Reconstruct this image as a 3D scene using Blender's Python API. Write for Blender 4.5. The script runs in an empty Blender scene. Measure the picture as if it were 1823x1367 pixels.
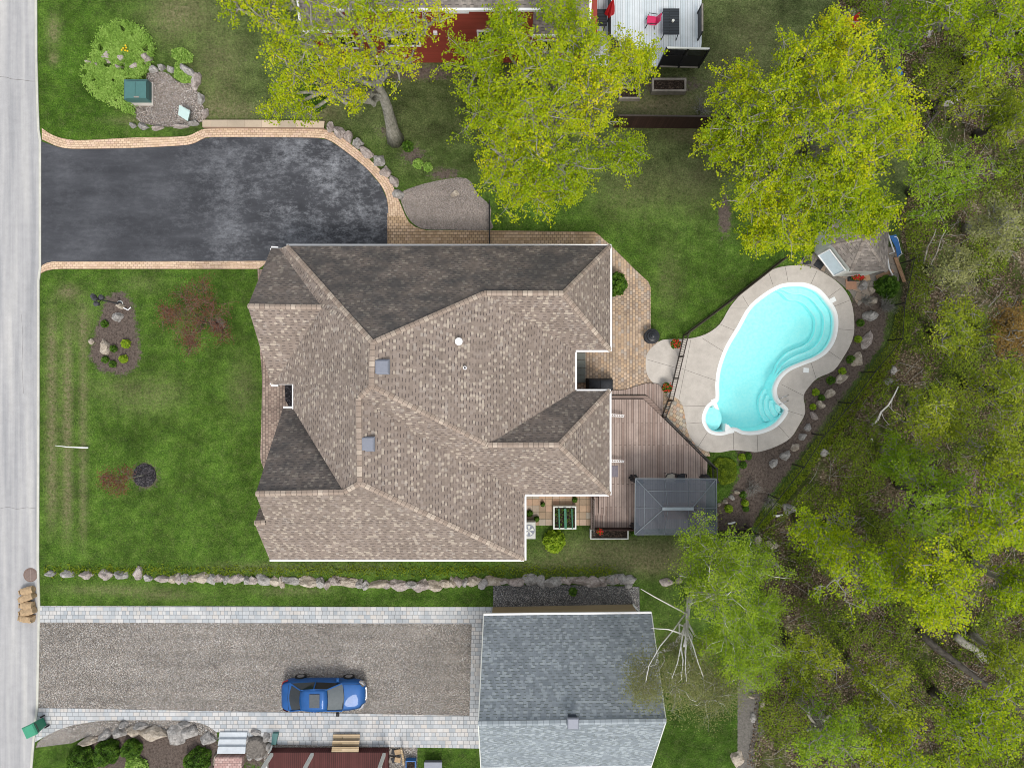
import bpy, bmesh, math, random
import numpy as np
from mathutils import Vector, noise as mnoise
random.seed(7); rng = np.random.default_rng(11)
S = bpy.context.scene; COL = S.collection
# ------------------------------------------------------------ camera (drone, looking straight down)
H, F, CX, CY = 41.0, 1230.0, 911.5, 683.5
cam = bpy.data.objects.new('camera', bpy.data.cameras.new('camera')); COL.objects.link(cam); S.camera = cam
cam.location = (0, 0, H); cam.data.sensor_width = 36; cam.data.lens = 36*F/1823; cam.data.clip_end = 3000; cam.data.clip_start = 0.5
# ------------------------------------------------------------ sky, sun, exposure
SUN_EL, SUN_AZ = math.radians(58), math.radians(166)     # azimuth measured clockwise from +Y (picture top)
W = bpy.data.worlds.new('World'); S.world = W; W.use_nodes = True
wn = W.node_tree; wn.nodes.clear()
wo = wn.nodes.new('ShaderNodeOutputWorld'); wb = wn.nodes.new('ShaderNodeBackground'); sk = wn.nodes.new('ShaderNodeTexSky')
sk.sky_type = 'NISHITA'; sk.sun_disc = False; sk.sun_elevation = SUN_EL; sk.sun_rotation = SUN_AZ; sk.dust_density = 4; sk.air_density = 1
cm = wn.nodes.new('ShaderNodeMixRGB'); cm.inputs['Color2'].default_value = (6.0, 6.1, 6.2, 1)   # thin bright cloud cover
cn = wn.nodes.new('ShaderNodeTexNoise'); cn.inputs['Scale'].default_value = 2.2; cn.inputs['Detail'].default_value = 6
cr = wn.nodes.new('ShaderNodeMapRange'); cr.inputs['From Min'].default_value = .3; cr.inputs['From Max'].default_value = .65
cr.inputs['To Min'].default_value = .45; cr.inputs['To Max'].default_value = .95
tc = wn.nodes.new('ShaderNodeTexCoord')
wn.links.new(tc.outputs['Generated'], cn.inputs['Vector']); wn.links.new(cn.outputs['Fac'], cr.inputs['Value'])
wn.links.new(cr.outputs['Result'], cm.inputs['Fac']); wn.links.new(sk.outputs['Color'], cm.inputs['Color1'])
wn.links.new(cm.outputs['Color'], wb.inputs['Color']); wb.inputs['Strength'].default_value = 0.125
wn.links.new(wb.outputs['Background'], wo.inputs['Surface'])
sl = bpy.data.lights.new('sun', 'SUN'); sl.energy = 1.9; sl.angle = math.radians(18); sl.color = (1, .955, .89)
so = bpy.data.objects.new('sun', sl); COL.objects.link(so)
sd = Vector((math.sin(SUN_AZ)*math.cos(SUN_EL), math.cos(SUN_AZ)*math.cos(SUN_EL), math.sin(SUN_EL)))
so.rotation_euler = sd.to_track_quat('Z', 'Y').to_euler(); so.location = sd*60
S.view_settings.view_transform = 'Standard'; S.view_settings.look = 'None'; S.view_settings.gamma = 1
S.view_settings.use_curve_mapping = False; S.view_settings.exposure = 0.42
S.render.engine = 'CYCLES'; S.cycles.transparent_max_bounces = 16; S.cycles.max_bounces = 6; S.cycles.filter_width = .95; S.cycles.pixel_filter_type = 'BLACKMAN_HARRIS'
# ------------------------------------------------------------ helpers
def P(px, py, z=0.0):
    k = (H - z)/F
    return Vector(((px-CX)*k, (CY-py)*k, z))
def P2(px, py, z=0.0):
    v = P(px, py, z); return (v.x, v.y)
def smooth(pts, n=6, closed=True):
    out = []; L = len(pts); R = L if closed else L-1
    for i in range(R):
        g = (lambda k: pts[k % L]) if closed else (lambda k: pts[min(max(k, 0), L-1)])
        a, b, c, d = g(i-1), g(i), g(i+1), g(i+2)
        for j in range(n):
            t = j/n
            out.append(tuple(.5*((2*b[q])+(-a[q]+c[q])*t+(2*a[q]-5*b[q]+4*c[q]-d[q])*t*t+(-a[q]+3*b[q]-3*c[q]+d[q])*t**3) for q in range(len(b))))
    if not closed: out.append(tuple(pts[-1]))
    return out
def tag(o, label=None, cat=None, group=None, kind=None):
    if label: o['label'] = label
    if cat: o['category'] = cat
    if group: o['group'] = group
    if kind: o['kind'] = kind
    return o
def empty(name, loc, label, cat, group=None):
    o = bpy.data.objects.new(name, None); COL.objects.link(o); o.location = loc; o.empty_display_size = .2
    return tag(o, label, cat, group)
class MB:
    def __init__(s): s.v = []; s.f = []; s.uv = []; s.useuv = False; s.mi = []; s.cur = 0
    def add(s, vs, fs, uvs=None):
        b = len(s.v); s.v += [tuple(v) for v in vs]
        for i, f in enumerate(fs):
            s.f.append(tuple(b+k for k in f)); s.mi.append(s.cur)
            if uvs: s.useuv = True; s.uv.append(uvs[i])
            else: s.uv.append([(0, 0)]*len(f))
        return s
    def prism(s, pts, z0, z1):
        n = len(pts); area = sum(pts[i][0]*pts[(i+1) % n][1]-pts[(i+1) % n][0]*pts[i][1] for i in range(n))
        if area < 0: pts = pts[::-1]
        vs = [(p[0], p[1], z0) for p in pts]+[(p[0], p[1], z1) for p in pts]
        fs = [tuple(range(n))[::-1], tuple(range(n, 2*n))]+[(i, (i+1) % n, n+(i+1) % n, n+i) for i in range(n)]
        return s.add(vs, fs)
    def box(s, c, d, rz=0.0, bev=0.0, top=1.0):
        hx, hy, hz = d[0]/2, d[1]/2, d[2]/2; ca, sa = math.cos(rz), math.sin(rz)
        if bev > 0: prof = [(-hz, 1, 0), (hz-bev, 1, 0), (hz, 1, bev)]
        else: prof = [(-hz, 1, 0), (hz, 1, 0)]
        vs = []
        for i, (z, k, b) in enumerate(prof):
            t = top if i == len(prof)-1 else 1
            for x, y in ((-1, -1), (1, -1), (1, 1), (-1, 1)):
                X = x*(hx*t-b); Y = y*(hy*t-b); vs.append((c[0]+X*ca-Y*sa, c[1]+X*sa+Y*ca, c[2]+z))
        fs = [(3, 2, 1, 0)]; m = len(prof)
        for r in range(m-1):
            for i in range(4): fs.append((r*4+i, r*4+(i+1) % 4, (r+1)*4+(i+1) % 4, (r+1)*4+i))
        fs.append(tuple((m-1)*4+i for i in range(4)))
        return s.add(vs, fs)
    def beam(s, a, b, w, h=None):          # rectangular bar between two 3-D points
        a, b = Vector(a), Vector(b); h = h or w; d = (b-a).normalized()
        up = Vector((0, 0, 1)) if abs(d.z) < .95 else Vector((0, 1, 0))
        x = d.cross(up).normalized()*w/2; y = x.cross(d).normalized()*h/2
        vs = [p+sx*x+sy*y for p in (a, b) for sx, sy in ((-1, -1), (1, -1), (1, 1), (-1, 1))]
        return s.add(vs, [(0, 1, 2, 3), (7, 6, 5, 4)]+[(i, i+4, (i+1) % 4+4, (i+1) % 4) for i in range(4)])
    def tube(s, pts, rad, n=6, cap=True):
        pts = [Vector(p) for p in pts]; m = len(pts)
        if not hasattr(rad, '__len__'): rad = [rad]*m
        vs = []; ref = Vector((.31, .17, .93))
        for i, p in enumerate(pts):
            d = (pts[min(i+1, m-1)]-pts[max(i-1, 0)])
            d = d.normalized() if d.length > 1e-9 else Vector((0, 0, 1))
            r_ = ref if abs(d.dot(ref)) < .95 else Vector((1, 0, 0))
            x = d.cross(r_).normalized(); y = d.cross(x)
            for k in range(n):
                a = 2*math.pi*k/n; vs.append(p+(x*math.cos(a)+y*math.sin(a))*rad[i])
        fs = [(i*n+k, i*n+(k+1) % n, (i+1)*n+(k+1) % n, (i+1)*n+k) for i in range(m-1) for k in range(n)]
        if cap: fs += [tuple(range(n))[::-1], tuple(range((m-1)*n, m*n))]
        return s.add(vs, fs)
    def lathe(s, c, prof, n=20, sx=1, sy=1):   # prof = [(r,z)...]
        vs = []; fs = []
        for r, z in prof:
            for k in range(n):
                a = 2*math.pi*k/n; vs.append((c[0]+r*math.cos(a)*sx, c[1]+r*math.sin(a)*sy, c[2]+z))
        m = len(prof)
        fs = [(i*n+k, i*n+(k+1) % n, (i+1)*n+(k+1) % n, (i+1)*n+k) for i in range(m-1) for k in range(n)]
        fs += [tuple(range(n))[::-1], tuple(range((m-1)*n, m*n))]
        return s.add(vs, fs)
    def obj(s, name, mat, parent=None, base=None, sm=False, label=None, cat=None, group=None, kind=None):
        if parent is not None:
            q = parent; off = Vector((0, 0, 0))
            while q is not None: off += q.location; q = q.parent
        else: off = Vector(base) if base is not None else Vector((0, 0, 0))
        me = bpy.data.meshes.new(name)
        me.from_pydata([(v[0]-off.x, v[1]-off.y, v[2]-off.z) for v in s.v], [], s.f)
        if s.useuv:
            ul = me.uv_layers.new(name='UVMap'); k = 0
            flat = [c for u in s.uv for c in u]; ul.data.foreach_set('uv', np.array(flat, dtype=np.float32).ravel())
        for m in (mat if isinstance(mat, (list, tuple)) else [mat]): me.materials.append(m)
        me.polygons.foreach_set('material_index', s.mi)
        if sm: me.polygons.foreach_set('use_smooth', [True]*len(me.polygons))
        me.validate(); me.update()
        o = bpy.data.objects.new(name, me); COL.objects.link(o)
        if parent is not None: o.parent = parent
        else: o.location = off
        return tag(o, label, cat, group, kind)
def npmesh(name, v, f, mat, parent=None, colr=None, sm=False):
    """fast quad mesh from numpy arrays; v are WORLD coordinates"""
    off = np.zeros(3)
    q = parent
    while q is not None: off += np.array(q.location); q = q.parent
    me = bpy.data.meshes.new(name); v = np.asarray(v, dtype=np.float32)-off.astype(np.float32); f = np.asarray(f, dtype=np.int32)
    me.vertices.add(len(v)); me.vertices.foreach_set('co', v.ravel())
    k = f.shape[1]; me.loops.add(f.size); me.loops.foreach_set('vertex_index', f.ravel())
    me.polygons.add(len(f)); me.polygons.foreach_set('loop_start', np.arange(0, f.size, k, dtype=np.int32))
    me.update(calc_edges=True)
    if colr is not None:
        a = me.color_attributes.new('tint', 'FLOAT_COLOR', 'POINT'); a.data.foreach_set('color', np.asarray(colr, dtype=np.float32).ravel())
    if mat: me.materials.append(mat)
    if sm: me.polygons.foreach_set('use_smooth', [True]*len(me.polygons))
    o = bpy.data.objects.new(name, me); COL.objects.link(o)
    if parent is not None: o.parent = parent
    return o
# ------------------------------------------------------------ node helper
class NT:
    def __init__(s, name):
        s.m = bpy.data.materials.new(name); s.m.use_nodes = True; s.t = s.m.node_tree; s.t.nodes.clear()
        s.out = s.t.nodes.new('ShaderNodeOutputMaterial')
    def n(s, typ, ins=None, **props):
        nd = s.t.nodes.new('ShaderNode'+typ)
        for k, v in props.items(): setattr(nd, k, v)
        for k, v in (ins or {}).items():
            sock = nd.inputs[k]
            if isinstance(v, bpy.types.NodeSocket): s.t.links.new(v, sock)
            elif isinstance(v, bpy.types.Node): s.t.links.new(v.outputs[0], sock)
            else:
                if hasattr(sock, 'default_value') and hasattr(sock.default_value, '__len__') and hasattr(v, '__len__') and len(v) == 3 and len(sock.default_value) == 4: v = tuple(v)+(1,)
                sock.default_value = v
        return nd
    def pos(s, obj=False, scale=None, rot=None, uv=False):
        c = s.n('TexCoord').outputs['UV' if uv else 'Object'] if (obj or uv) else s.n('NewGeometry').outputs['Position']
        if scale or rot:
            mp = s.n('Mapping', {'Vector': c}); 
            if scale: mp.inputs['Scale'].default_value = scale if hasattr(scale, '__len__') else (scale,)*3
            if rot: mp.inputs['Rotation'].default_value = rot
            c = mp.outputs[0]
        return c
    def noise(s, vec, scale, detail=4, rough=.55):
        return s.n('TexNoise', {'Vector': vec, 'Scale': scale, 'Detail': detail, 'Roughness': rough}).outputs['Fac']
    def ramp(s, fac, stops, interp='LINEAR'):
        r = s.n('ValToRGB', {'Fac': fac}); e = r.color_ramp; e.interpolation = interp
        while len(e.elements) < len(stops): e.elements.new(.5)
        for el, (p, c) in zip(e.elements, stops): el.position = p; el.color = tuple(c)+(1,) if hasattr(c, '__len__') else (c, c, c, 1)
        return r.outputs['Color']
    def mix(s, fac, a, b, typ='MIX'):
        return s.n('MixRGB', {'Fac': fac, 'Color1': a, 'Color2': b}, blend_type=typ).outputs['Color']
    def math(s, op, a, b=None, clamp=False):
        nd = s.n('Math', {0: a}, operation=op, use_clamp=clamp)
        if b is not None:
            if isinstance(b, bpy.types.NodeSocket): s.t.links.new(b, nd.inputs[1])
            else: nd.inputs[1].default_value = b
        return nd.outputs[0]
    def bump(s, h, strength=.5, dist=.02):
        return s.n('Bump', {'Height': h, 'Strength': strength, 'Distance': dist}).outputs['Normal']
    def done(s, col, rough=.8, normal=None, metal=0.0, spec=.3, coat=0, trans=0, alpha=None, ior=1.45, emit=None):
        b = s.n('BsdfPrincipled', {'Base Color': col, 'Roughness': rough, 'Metallic': metal, 'Specular IOR Level': spec, 'Coat Weight': coat, 'Transmission Weight': trans, 'IOR': ior})
        if normal: s.t.links.new(normal, b.inputs['Normal'])
        if alpha is not None: b.inputs['Alpha'].default_value = alpha
        s.t.links.new(b.outputs[0], s.out.inputs[0]); return s.m
def plain(name, c, rough=.6, var=.12, scale=6, metal=0.0, coat=0, bump=0, spec=.4, obj=True):
    t = NT(name); n = t.noise(t.pos(obj=obj), scale, 5)
    col = t.mix(1, t.ramp(n, [(.25, [x*(1-var) for x in c]), (.75, [min(1, x*(1+var)) for x in c])]), t.ramp(t.noise(t.pos(obj=obj), scale*9, 2), [(.3, 1-var*.6), (.7, 1.0)]), 'MULTIPLY')
    return t.done(col, rough, t.bump(n, bump, .02) if bump else None, metal, spec, coat)
# ------------------------------------------------------------ materials
MT = {}
def m_ground():
    t = NT('ground'); p = t.pos()
    a = t.n('Attribute', attribute_name='mask').outputs['Color']; a2 = t.n('Attribute', attribute_name='mask2').outputs['Color']
    s1 = t.n('SeparateColor', {'Color': a}); s2 = t.n('SeparateColor', {'Color': a2})
    big = t.noise(p, .35, 3); mid = t.noise(p, 1.6, 5, .65); fine = t.noise(p, 7, 6, .8); vf = t.noise(p, 21, 4, .9)
    g = t.math('ADD', t.math('MULTIPLY', mid, .34), t.math('MULTIPLY', fine, .40)); g = t.math('ADD', g, t.math('MULTIPLY', vf, .26))
    lush = t.ramp(g, [(.34, (.012, .030, .006)), (.44, (.036, .084, .009)), (.52, (.064, .132, .014)), (.60, (.104, .190, .026)), (.70, (.18, .26, .07)), (.8, (.26, .31, .14))])
    olive = t.ramp(g, [(.34, (.022, .030, .012)), (.44, (.050, .070, .022)), (.52, (.080, .106, .036)), (.60, (.125, .150, .060)), (.70, (.20, .21, .10)), (.8, (.30, .29, .16))])
    grass = t.mix(s2.outputs[0], lush, olive)
    brt = t.ramp(t.noise(p, .55, 4, .6), [(.35, .74), (.65, 1.34)])
    grass = t.mix(1, grass, brt, 'MULTIPLY'); gr_ = t.noise(p, 13, 5, .95); grass = t.mix(1, grass, t.ramp(gr_, [(.38, .42), (.5, 1.0), (.62, 1.8)]), 'MULTIPLY')
    dryc = t.ramp(fine, [(.3, (.10, .085, .045)), (.5, (.22, .19, .11)), (.7, (.36, .31, .20))])
    dm = t.math('MULTIPLY', s1.outputs[0], t.ramp(t.noise(p, 5, 6, .85), [(.36, 0.0), (.54, 1.0)]))
    col = t.mix(dm, grass, dryc)
    # random small bare flecks
    grass = t.mix(s2.outputs[2], grass, t.mix(1, grass, (.62, .66, .60), 'MULTIPLY')); col = t.mix(dm, grass, dryc)
    fl = t.math('MULTIPLY', t.ramp(t.noise(p, 2.3, 4, .7), [(.46, .05), (.68, .65)]), t.ramp(t.noise(p, 19, 4, .9), [(.50, 0.0), (.62, 1.0)]))
    col = t.mix(fl, col, dryc)
    # mulch / soil
    vo = t.n('TexVoronoi', {'Vector': p, 'Scale': 14.0, 'Randomness': 1.0})
    mul = t.mix(t.ramp(fine, [(.35, 0.0), (.7, 1.0)]), t.ramp(vo.outputs['Color'], [(.2, (.035, .026, .022)), (.8, (.11, .083, .070))]), (.19, .155, .135))
    mm = t.ramp(t.math('ADD', s1.outputs[1], t.math('MULTIPLY', t.math('SUBTRACT', t.noise(p, 4, 6, .85), .5), 2.4)), [(.40, 0.0), (.62, 1.0)])
    col = t.mix(mm, col, mul)
    # forest floor: litter, moss, soil
    vo2 = t.n('TexVoronoi', {'Vector': t.n('Mapping', {'Vector': p, 'Scale': (1, 1.7, 1), 'Rotation': (0, 0, .7)}).outputs[0], 'Scale': 9.0})
    lit = t.ramp(vo2.outputs['Color'], [(.1, (.04, .032, .022)), (.35, (.095, .072, .046)), (.6, (.17, .13, .09)), (.8, (.28, .23, .165)), (.95, (.44, .38, .31))])
    mos = t.ramp(g, [(.34, (.028, .040, .010)), (.5, (.065, .092, .02)), (.66, (.14, .17, .045))])
    fm = t.ramp(t.math('ADD', t.math('MULTIPLY', t.noise(p, .45, 5, .7), 1.0), t.math('MULTIPLY', t.math('SUBTRACT', fine, .5), .5)), [(.42, 0.0), (.58, 1.0)])
    fo = t.mix(fm, lit, mos)
    fo = t.mix(1, fo, t.ramp(t.noise(p, 1.1, 4, .7), [(.3, .55), (.62, 1.1)]), 'MULTIPLY')
    ff = t.ramp(t.math('ADD', s1.outputs[2], t.math('MULTIPLY', t.math('SUBTRACT', mid, .5), .8)), [(.4, 0.0), (.6, 1.0)])
    col = t.mix(ff, col, fo)
    # grey stony dirt
    gd = t.ramp(fine, [(.3, (.10, .095, .085)), (.7, (.24, .225, .205))])
    gm = t.ramp(t.math('ADD', s2.outputs[1], t.math('MULTIPLY', t.math('SUBTRACT', fine, .5), .7)), [(.42, 0.0), (.6, 1.0)])
    col = t.mix(gm, col, gd)
    hgt = t.math('ADD', fine, t.math('MULTIPLY', vf, .6))
    return t.done(col, .95, t.bump(hgt, .9, .09), spec=.1)
def m_road():
    t = NT('road'); p = t.pos()
    st = t.noise(t.pos(scale=(2.2, .10, 1)), 1, 3, .5); sp = t.noise(p, 40, 3, .7); md = t.noise(p, 2.2, 5, .7)
    c = t.ramp(st, [(.3, (.30, .305, .32)), (.5, (.39, .39, .40)), (.7, (.48, .475, .47))])
    c = t.mix(1, c, t.ramp(sp, [(.25, .82), (.75, 1.08)]), 'MULTIPLY'); c = t.mix(1, c, t.ramp(md, [(.3, .9), (.7, 1.04)]), 'MULTIPLY')
    ln = t.n('TexWave', {'Vector': p, 'Scale': 3.2, 'Distortion': 1.2, 'Detail': 2.0}, bands_direction='X').outputs['Fac']
    c = t.mix(.10, c, t.ramp(ln, [(.2, .75), (.6, 1.0)]), 'MULTIPLY')
    return t.done(c, .9, t.bump(sp, .3, .01))
def m_asphalt():
    t = NT('asphalt'); p = t.pos()
    sw = t.noise(t.pos(scale=(.28, 1.0, 1)), .9, 6, .62); bl = t.noise(p, .5, 4, .6); sp = t.noise(p, 45, 3, .8)
    c = t.ramp(sw, [(.35, (.034, .036, .043)), (.55, (.052, .055, .064)), (.72, (.080, .084, .096))])
    w = t.ramp(t.math('MULTIPLY', t.noise(t.pos(scale=(.75, 1.2, 1)), 2.6, 9, .85), t.math('ADD', bl, .5)), [(.46, 0.0), (.78, 1.0)])
    xg = t.ramp(t.math('MULTIPLY', t.math('ADD', t.n('SeparateXYZ', {'Vector': p}).outputs[0], 27), 1/22.), [(.25, .12), (.75, .95)])
    w = t.math('MULTIPLY', t.math('MULTIPLY', w, xg), t.ramp(t.noise(p, 18, 4, .9), [(.3, .35), (.7, 1.2)]))
    c = t.mix(t.math('MULTIPLY', w, .95, True), c, (.42, .44, .48))
    c = t.mix(1, c, t.ramp(sp, [(.25, .7), (.75, 1.25)]), 'MULTIPLY')
    return t.done(c, .8, t.bump(sp, .35, .01), spec=.35)
def m_brick(name, cols, bw, bh, mortar=(.12, .09, .07), uv=False, rot=0, off=.5, msz=.012, rough=.85, stain_shade=.25, bias=0.0, obj=False, mort=None, sq=1, sqf=2, speck=.15, boff=2):
    t = NT(name); p = t.pos(uv=uv, obj=obj, rot=(0, 0, rot) if rot else None)
    b = t.n('TexBrick', {'Vector': p, 'Color1': (0, 0, 0), 'Color2': (1, 1, 1), 'Mortar': (.5, .5, .5), 'Scale': 1.0, 'Mortar Size': msz, 'Mortar Smooth': .2, 'Bias': bias, 'Brick Width': bw, 'Row Height': bh}, offset=off, squash=sq, squash_frequency=sqf, offset_frequency=boff)
    c = t.ramp(b.outputs['Color'], cols)
    c = t.mix(b.outputs['Fac'], c, mortar)
    q = t.pos(obj=obj)
    c = t.mix(1, c, t.ramp(t.noise(q, .8, 5, .65), [(.3, 1-stain_shade), (.7, 1.08)]), 'MULTIPLY')
    sp = t.noise(q, 38, 3, .8); c = t.mix(1, c, t.ramp(sp, [(.25, 1-speck), (.75, 1+speck)]), 'MULTIPLY')
    hh = t.math('SUBTRACT', t.math('MULTIPLY', sp, .3), b.outputs['Fac'])
    return t.done(c, rough, t.bump(hh, .5, .015), spec=.25)
def m_gravel(name, stops, sc=16, tint=.2, sc2=None):
    t = NT(name); p = t.pos()
    v = t.n('TexVoronoi', {'Vector': p, 'Scale': float(sc), 'Randomness': 1.0}); sx = t.n('SeparateColor', {'Color': v.outputs['Color']})
    c = t.ramp(sx.outputs[0], stops)
    hue = t.ramp(sx.outputs[1], [(.0, (1.12, .98, .88)), (.5, (1, 1, 1)), (1, (.9, .98, 1.12))]); c = t.mix(tint, c, t.mix(1, c, hue, 'MULTIPLY'))
    c = t.mix(1, c, t.ramp(v.outputs['Distance'], [(.25, 1.05), (.75, .45)]), 'MULTIPLY')
    c = t.mix(1, c, t.ramp(t.noise(p, .5, 4, .6), [(.3, .82), (.7, 1.08)]), 'MULTIPLY'); c = t.mix(1, c, t.ramp(t.noise(t.pos(scale=(.12, 1.1, 1)), 1.1, 3, .6), [(.35, .86), (.65, 1.1)]), 'MULTIPLY')
    return t.done(c, .9, t.bump(v.outputs['Distance'], -.9, .04), spec=.2)
def m_shingle(name, cols, bw, bh, dark, light):
    t = NT(name); uv = t.pos(uv=True)
    b = t.n('TexBrick', {'Vector': uv, 'Color1': (0, 0, 0), 'Color2': (1, 1, 1), 'Mortar': (.5, .5, .5), 'Scale': 1.0, 'Mortar Size': 0.0, 'Bias': 0.0, 'Brick Width': bw, 'Row Height': bh}, offset=.43, offset_frequency=3)
    b2 = t.n('TexBrick', {'Vector': uv, 'Color1': (0, 0, 0), 'Color2': (1, 1, 1), 'Mortar': (0, 0, 0), 'Scale': 1.0, 'Mortar Size': 0.0, 'Bias': 0.0, 'Brick Width': bw*.83, 'Row Height': bh}, offset=.31, offset_frequency=5)
    b3 = t.n('TexBrick', {'Vector': uv, 'Color1': (0, 0, 0), 'Color2': (1, 1, 1), 'Mortar': (0, 0, 0), 'Scale': 1.0, 'Mortar Size': 0.0, 'Bias': 0.0, 'Brick Width': bw*1.25, 'Row Height': bh}, offset=.37, offset_frequency=7)
    c = t.ramp(b.outputs['Color'], cols)
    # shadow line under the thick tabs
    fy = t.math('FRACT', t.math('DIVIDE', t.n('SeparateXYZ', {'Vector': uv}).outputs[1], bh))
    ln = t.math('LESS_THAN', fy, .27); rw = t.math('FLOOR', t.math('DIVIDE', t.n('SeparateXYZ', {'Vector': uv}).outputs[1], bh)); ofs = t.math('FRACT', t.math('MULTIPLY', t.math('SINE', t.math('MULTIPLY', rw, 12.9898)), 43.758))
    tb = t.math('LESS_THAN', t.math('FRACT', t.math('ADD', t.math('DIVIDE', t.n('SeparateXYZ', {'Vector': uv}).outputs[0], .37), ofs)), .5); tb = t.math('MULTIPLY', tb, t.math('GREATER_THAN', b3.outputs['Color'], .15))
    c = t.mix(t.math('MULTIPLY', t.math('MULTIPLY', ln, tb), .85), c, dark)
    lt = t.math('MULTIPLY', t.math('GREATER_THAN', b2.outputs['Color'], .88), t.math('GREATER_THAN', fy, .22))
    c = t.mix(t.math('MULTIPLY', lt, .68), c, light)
    at = t.n('Attribute', attribute_name='stain_shade').outputs['Fac']
    q = t.pos()
    c = t.mix(1, c, t.ramp(t.noise(q, .5, 5, .6), [(.3, .88), (.7, 1.07)]), 'MULTIPLY')
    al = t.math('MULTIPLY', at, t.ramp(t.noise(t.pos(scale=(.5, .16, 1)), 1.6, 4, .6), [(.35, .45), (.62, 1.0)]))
    c = t.mix(al, c, (.044, .049, .055))  # algae plus the shade of north slopes, painted into the shingle colour
    sp = t.noise(q, 50, 3, .8); c = t.mix(1, c, t.ramp(sp, [(.25, .84), (.75, 1.16)]), 'MULTIPLY')
    return t.done(c, .92, t.bump(t.math('ADD', t.math('MULTIPLY', fy, -.6), t.math('MULTIPLY', b2.outputs['Color'], .5)), .5, .02), spec=.2)
def m_leaf(name, stops, trans=.42):
    t = NT(name); a = t.n('Attribute', attribute_name='tint').outputs['Color']; s = t.n('SeparateColor', {'Color': a})
    c = t.ramp(s.outputs[0], stops)
    d = t.n('BsdfDiffuse', {'Color': c}); tr = t.n('BsdfTranslucent', {'Color': c}); mx = t.n('MixShader', {0: trans, 1: d.outputs[0], 2: tr.outputs[0]})
    g = t.n('BsdfGlossy', {'Color': (1, 1, 1), 'Roughness': .5}); m2 = t.n('MixShader', {0: .008, 1: mx.outputs[0], 2: g.outputs[0]})
    t.t.links.new(m2.outputs[0], t.out.inputs[0]); return t.m
def m_bark(name, c1, c2, sc=5):
    t = NT(name); p = t.pos(); n = t.noise(t.pos(scale=(1, 1, .35)), sc, 6, .7)
    return t.done(t.ramp(n, [(.3, c1), (.65, c2)]), .95, t.bump(n, .7, .04), spec=.15)
def m_boards(name, stops, w, axis='X', L=4.0, gap=.012, rot=0, var=.2, rough=.75, obj=False):
    t = NT(name); p = t.pos(obj=obj, rot=(0, 0, rot) if rot else None)
    if axis == 'X': p = t.n('Mapping', {'Vector': p, 'Rotation': (0, 0, math.pi/2)}).outputs[0]
    b = t.n('TexBrick', {'Vector': p, 'Color1': (0, 0, 0), 'Color2': (1, 1, 1), 'Mortar': (.5, .5, .5), 'Scale': 1.0, 'Mortar Size': gap, 'Mortar Smooth': .1, 'Bias': 0.0, 'Brick Width': L, 'Row Height': w}, offset=.37)
    c = t.ramp(b.outputs['Color'], stops); q = t.pos(obj=obj)
    c = t.mix(b.outputs['Fac'], c, [x*.35 for x in stops[0][1]])
    c = t.mix(1, c, t.ramp(t.noise(q, 1.1, 6, .7), [(.3, 1-var), (.7, 1+var*.5)]), 'MULTIPLY')
    c = t.mix(1, c, t.ramp(t.noise(q, 30, 3, .7), [(.3, .9), (.7, 1.07)]), 'MULTIPLY')
    return t.done(c, rough, t.bump(b.outputs['Fac'], -.4, .01), spec=.3)
def m_rock(name, c1, c2, c3, sc=3.0):
    t = NT(name); q = t.pos(); n = t.noise(q, sc, 7, .7); n2 = t.noise(q, sc*5, 5, .7)
    c = t.ramp(n, [(.3, c1), (.5, c2), (.7, c3)]); c = t.mix(1, c, t.ramp(n2, [(.3, .72), (.7, 1.15)]), 'MULTIPLY')
    v = t.n('TexVoronoi', {'Vector': q, 'Scale': sc*1.4}, feature='DISTANCE_TO_EDGE').outputs['Distance']
    c = t.mix(1, c, t.ramp(v, [(.0, .6), (.05, 1.0)]), 'MULTIPLY')
    return t.done(c, .93, t.bump(t.math('ADD', n2, n), .8, .06), spec=.2)
MT['ground'] = m_ground(); MT['road'] = m_road(); MT['asphalt'] = m_asphalt()
MT['paver_tan'] = m_brick('paver_tan', [(.1, (.50, .36, .25)), (.4, (.58, .43, .30)), (.7, (.64, .49, .35)), (.9, (.58, .42, .32))], .24, .135, (.30, .20, .14), uv=True, stain_shade=.12)
MT['coping_tan'] = m_brick('coping_tan', [(.1, (.40, .33, .25)), (.5, (.52, .42, .31)), (.9, (.46, .35, .26))], 1.0, .6, (.28, .2, .15), uv=True, msz=.008, stain_shade=.15)
MT['paver_walk'] = m_brick('paver_walk', [(.1, (.42, .29, .18)), (.5, (.52, .37, .23)), (.9, (.58, .42, .29))], .24, .17, (.14, .10, .07), stain_shade=.2)
MT['paver_patio'] = m_brick('paver_patio', [(.1, (.36, .27, .20)), (.35, (.47, .36, .26)), (.6, (.50, .35, .23)), (.8, (.40, .34, .29)), (.95, (.55, .42, .31))], .24, .17, (.15, .12, .10), rot=math.pi/2, stain_shade=.2)
MT['paver_front'] = m_brick('paver_front', [(.1, (.24, .18, .15)), (.5, (.32, .24, .20)), (.9, (.37, .29, .24))], .22, .17, (.10, .08, .07), rot=math.pi/2, stain_shade=.2)
MT['paver_mix'] = m_brick('paver_mix', [(.05, (.34, .32, .28)), (.3, (.48, .36, .24)), (.5, (.52, .33, .22)), (.7, (.40, .38, .34)), (.95, (.55, .46, .33))], .22, .22, (.20, .16, .12), rot=.5, stain_shade=.15)
MT['paver_grey'] = m_brick('paver_grey', [(.05, (.36, .39, .42)), (.3, (.46, .475, .49)), (.5, (.52, .52, .52)), (.7, (.51, .485, .46)), (.9, (.42, .445, .47))], .36, .24, (.20, .21, .22), stain_shade=.2, speck=.08, sq=.6, sqf=3, off=.35)
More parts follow.
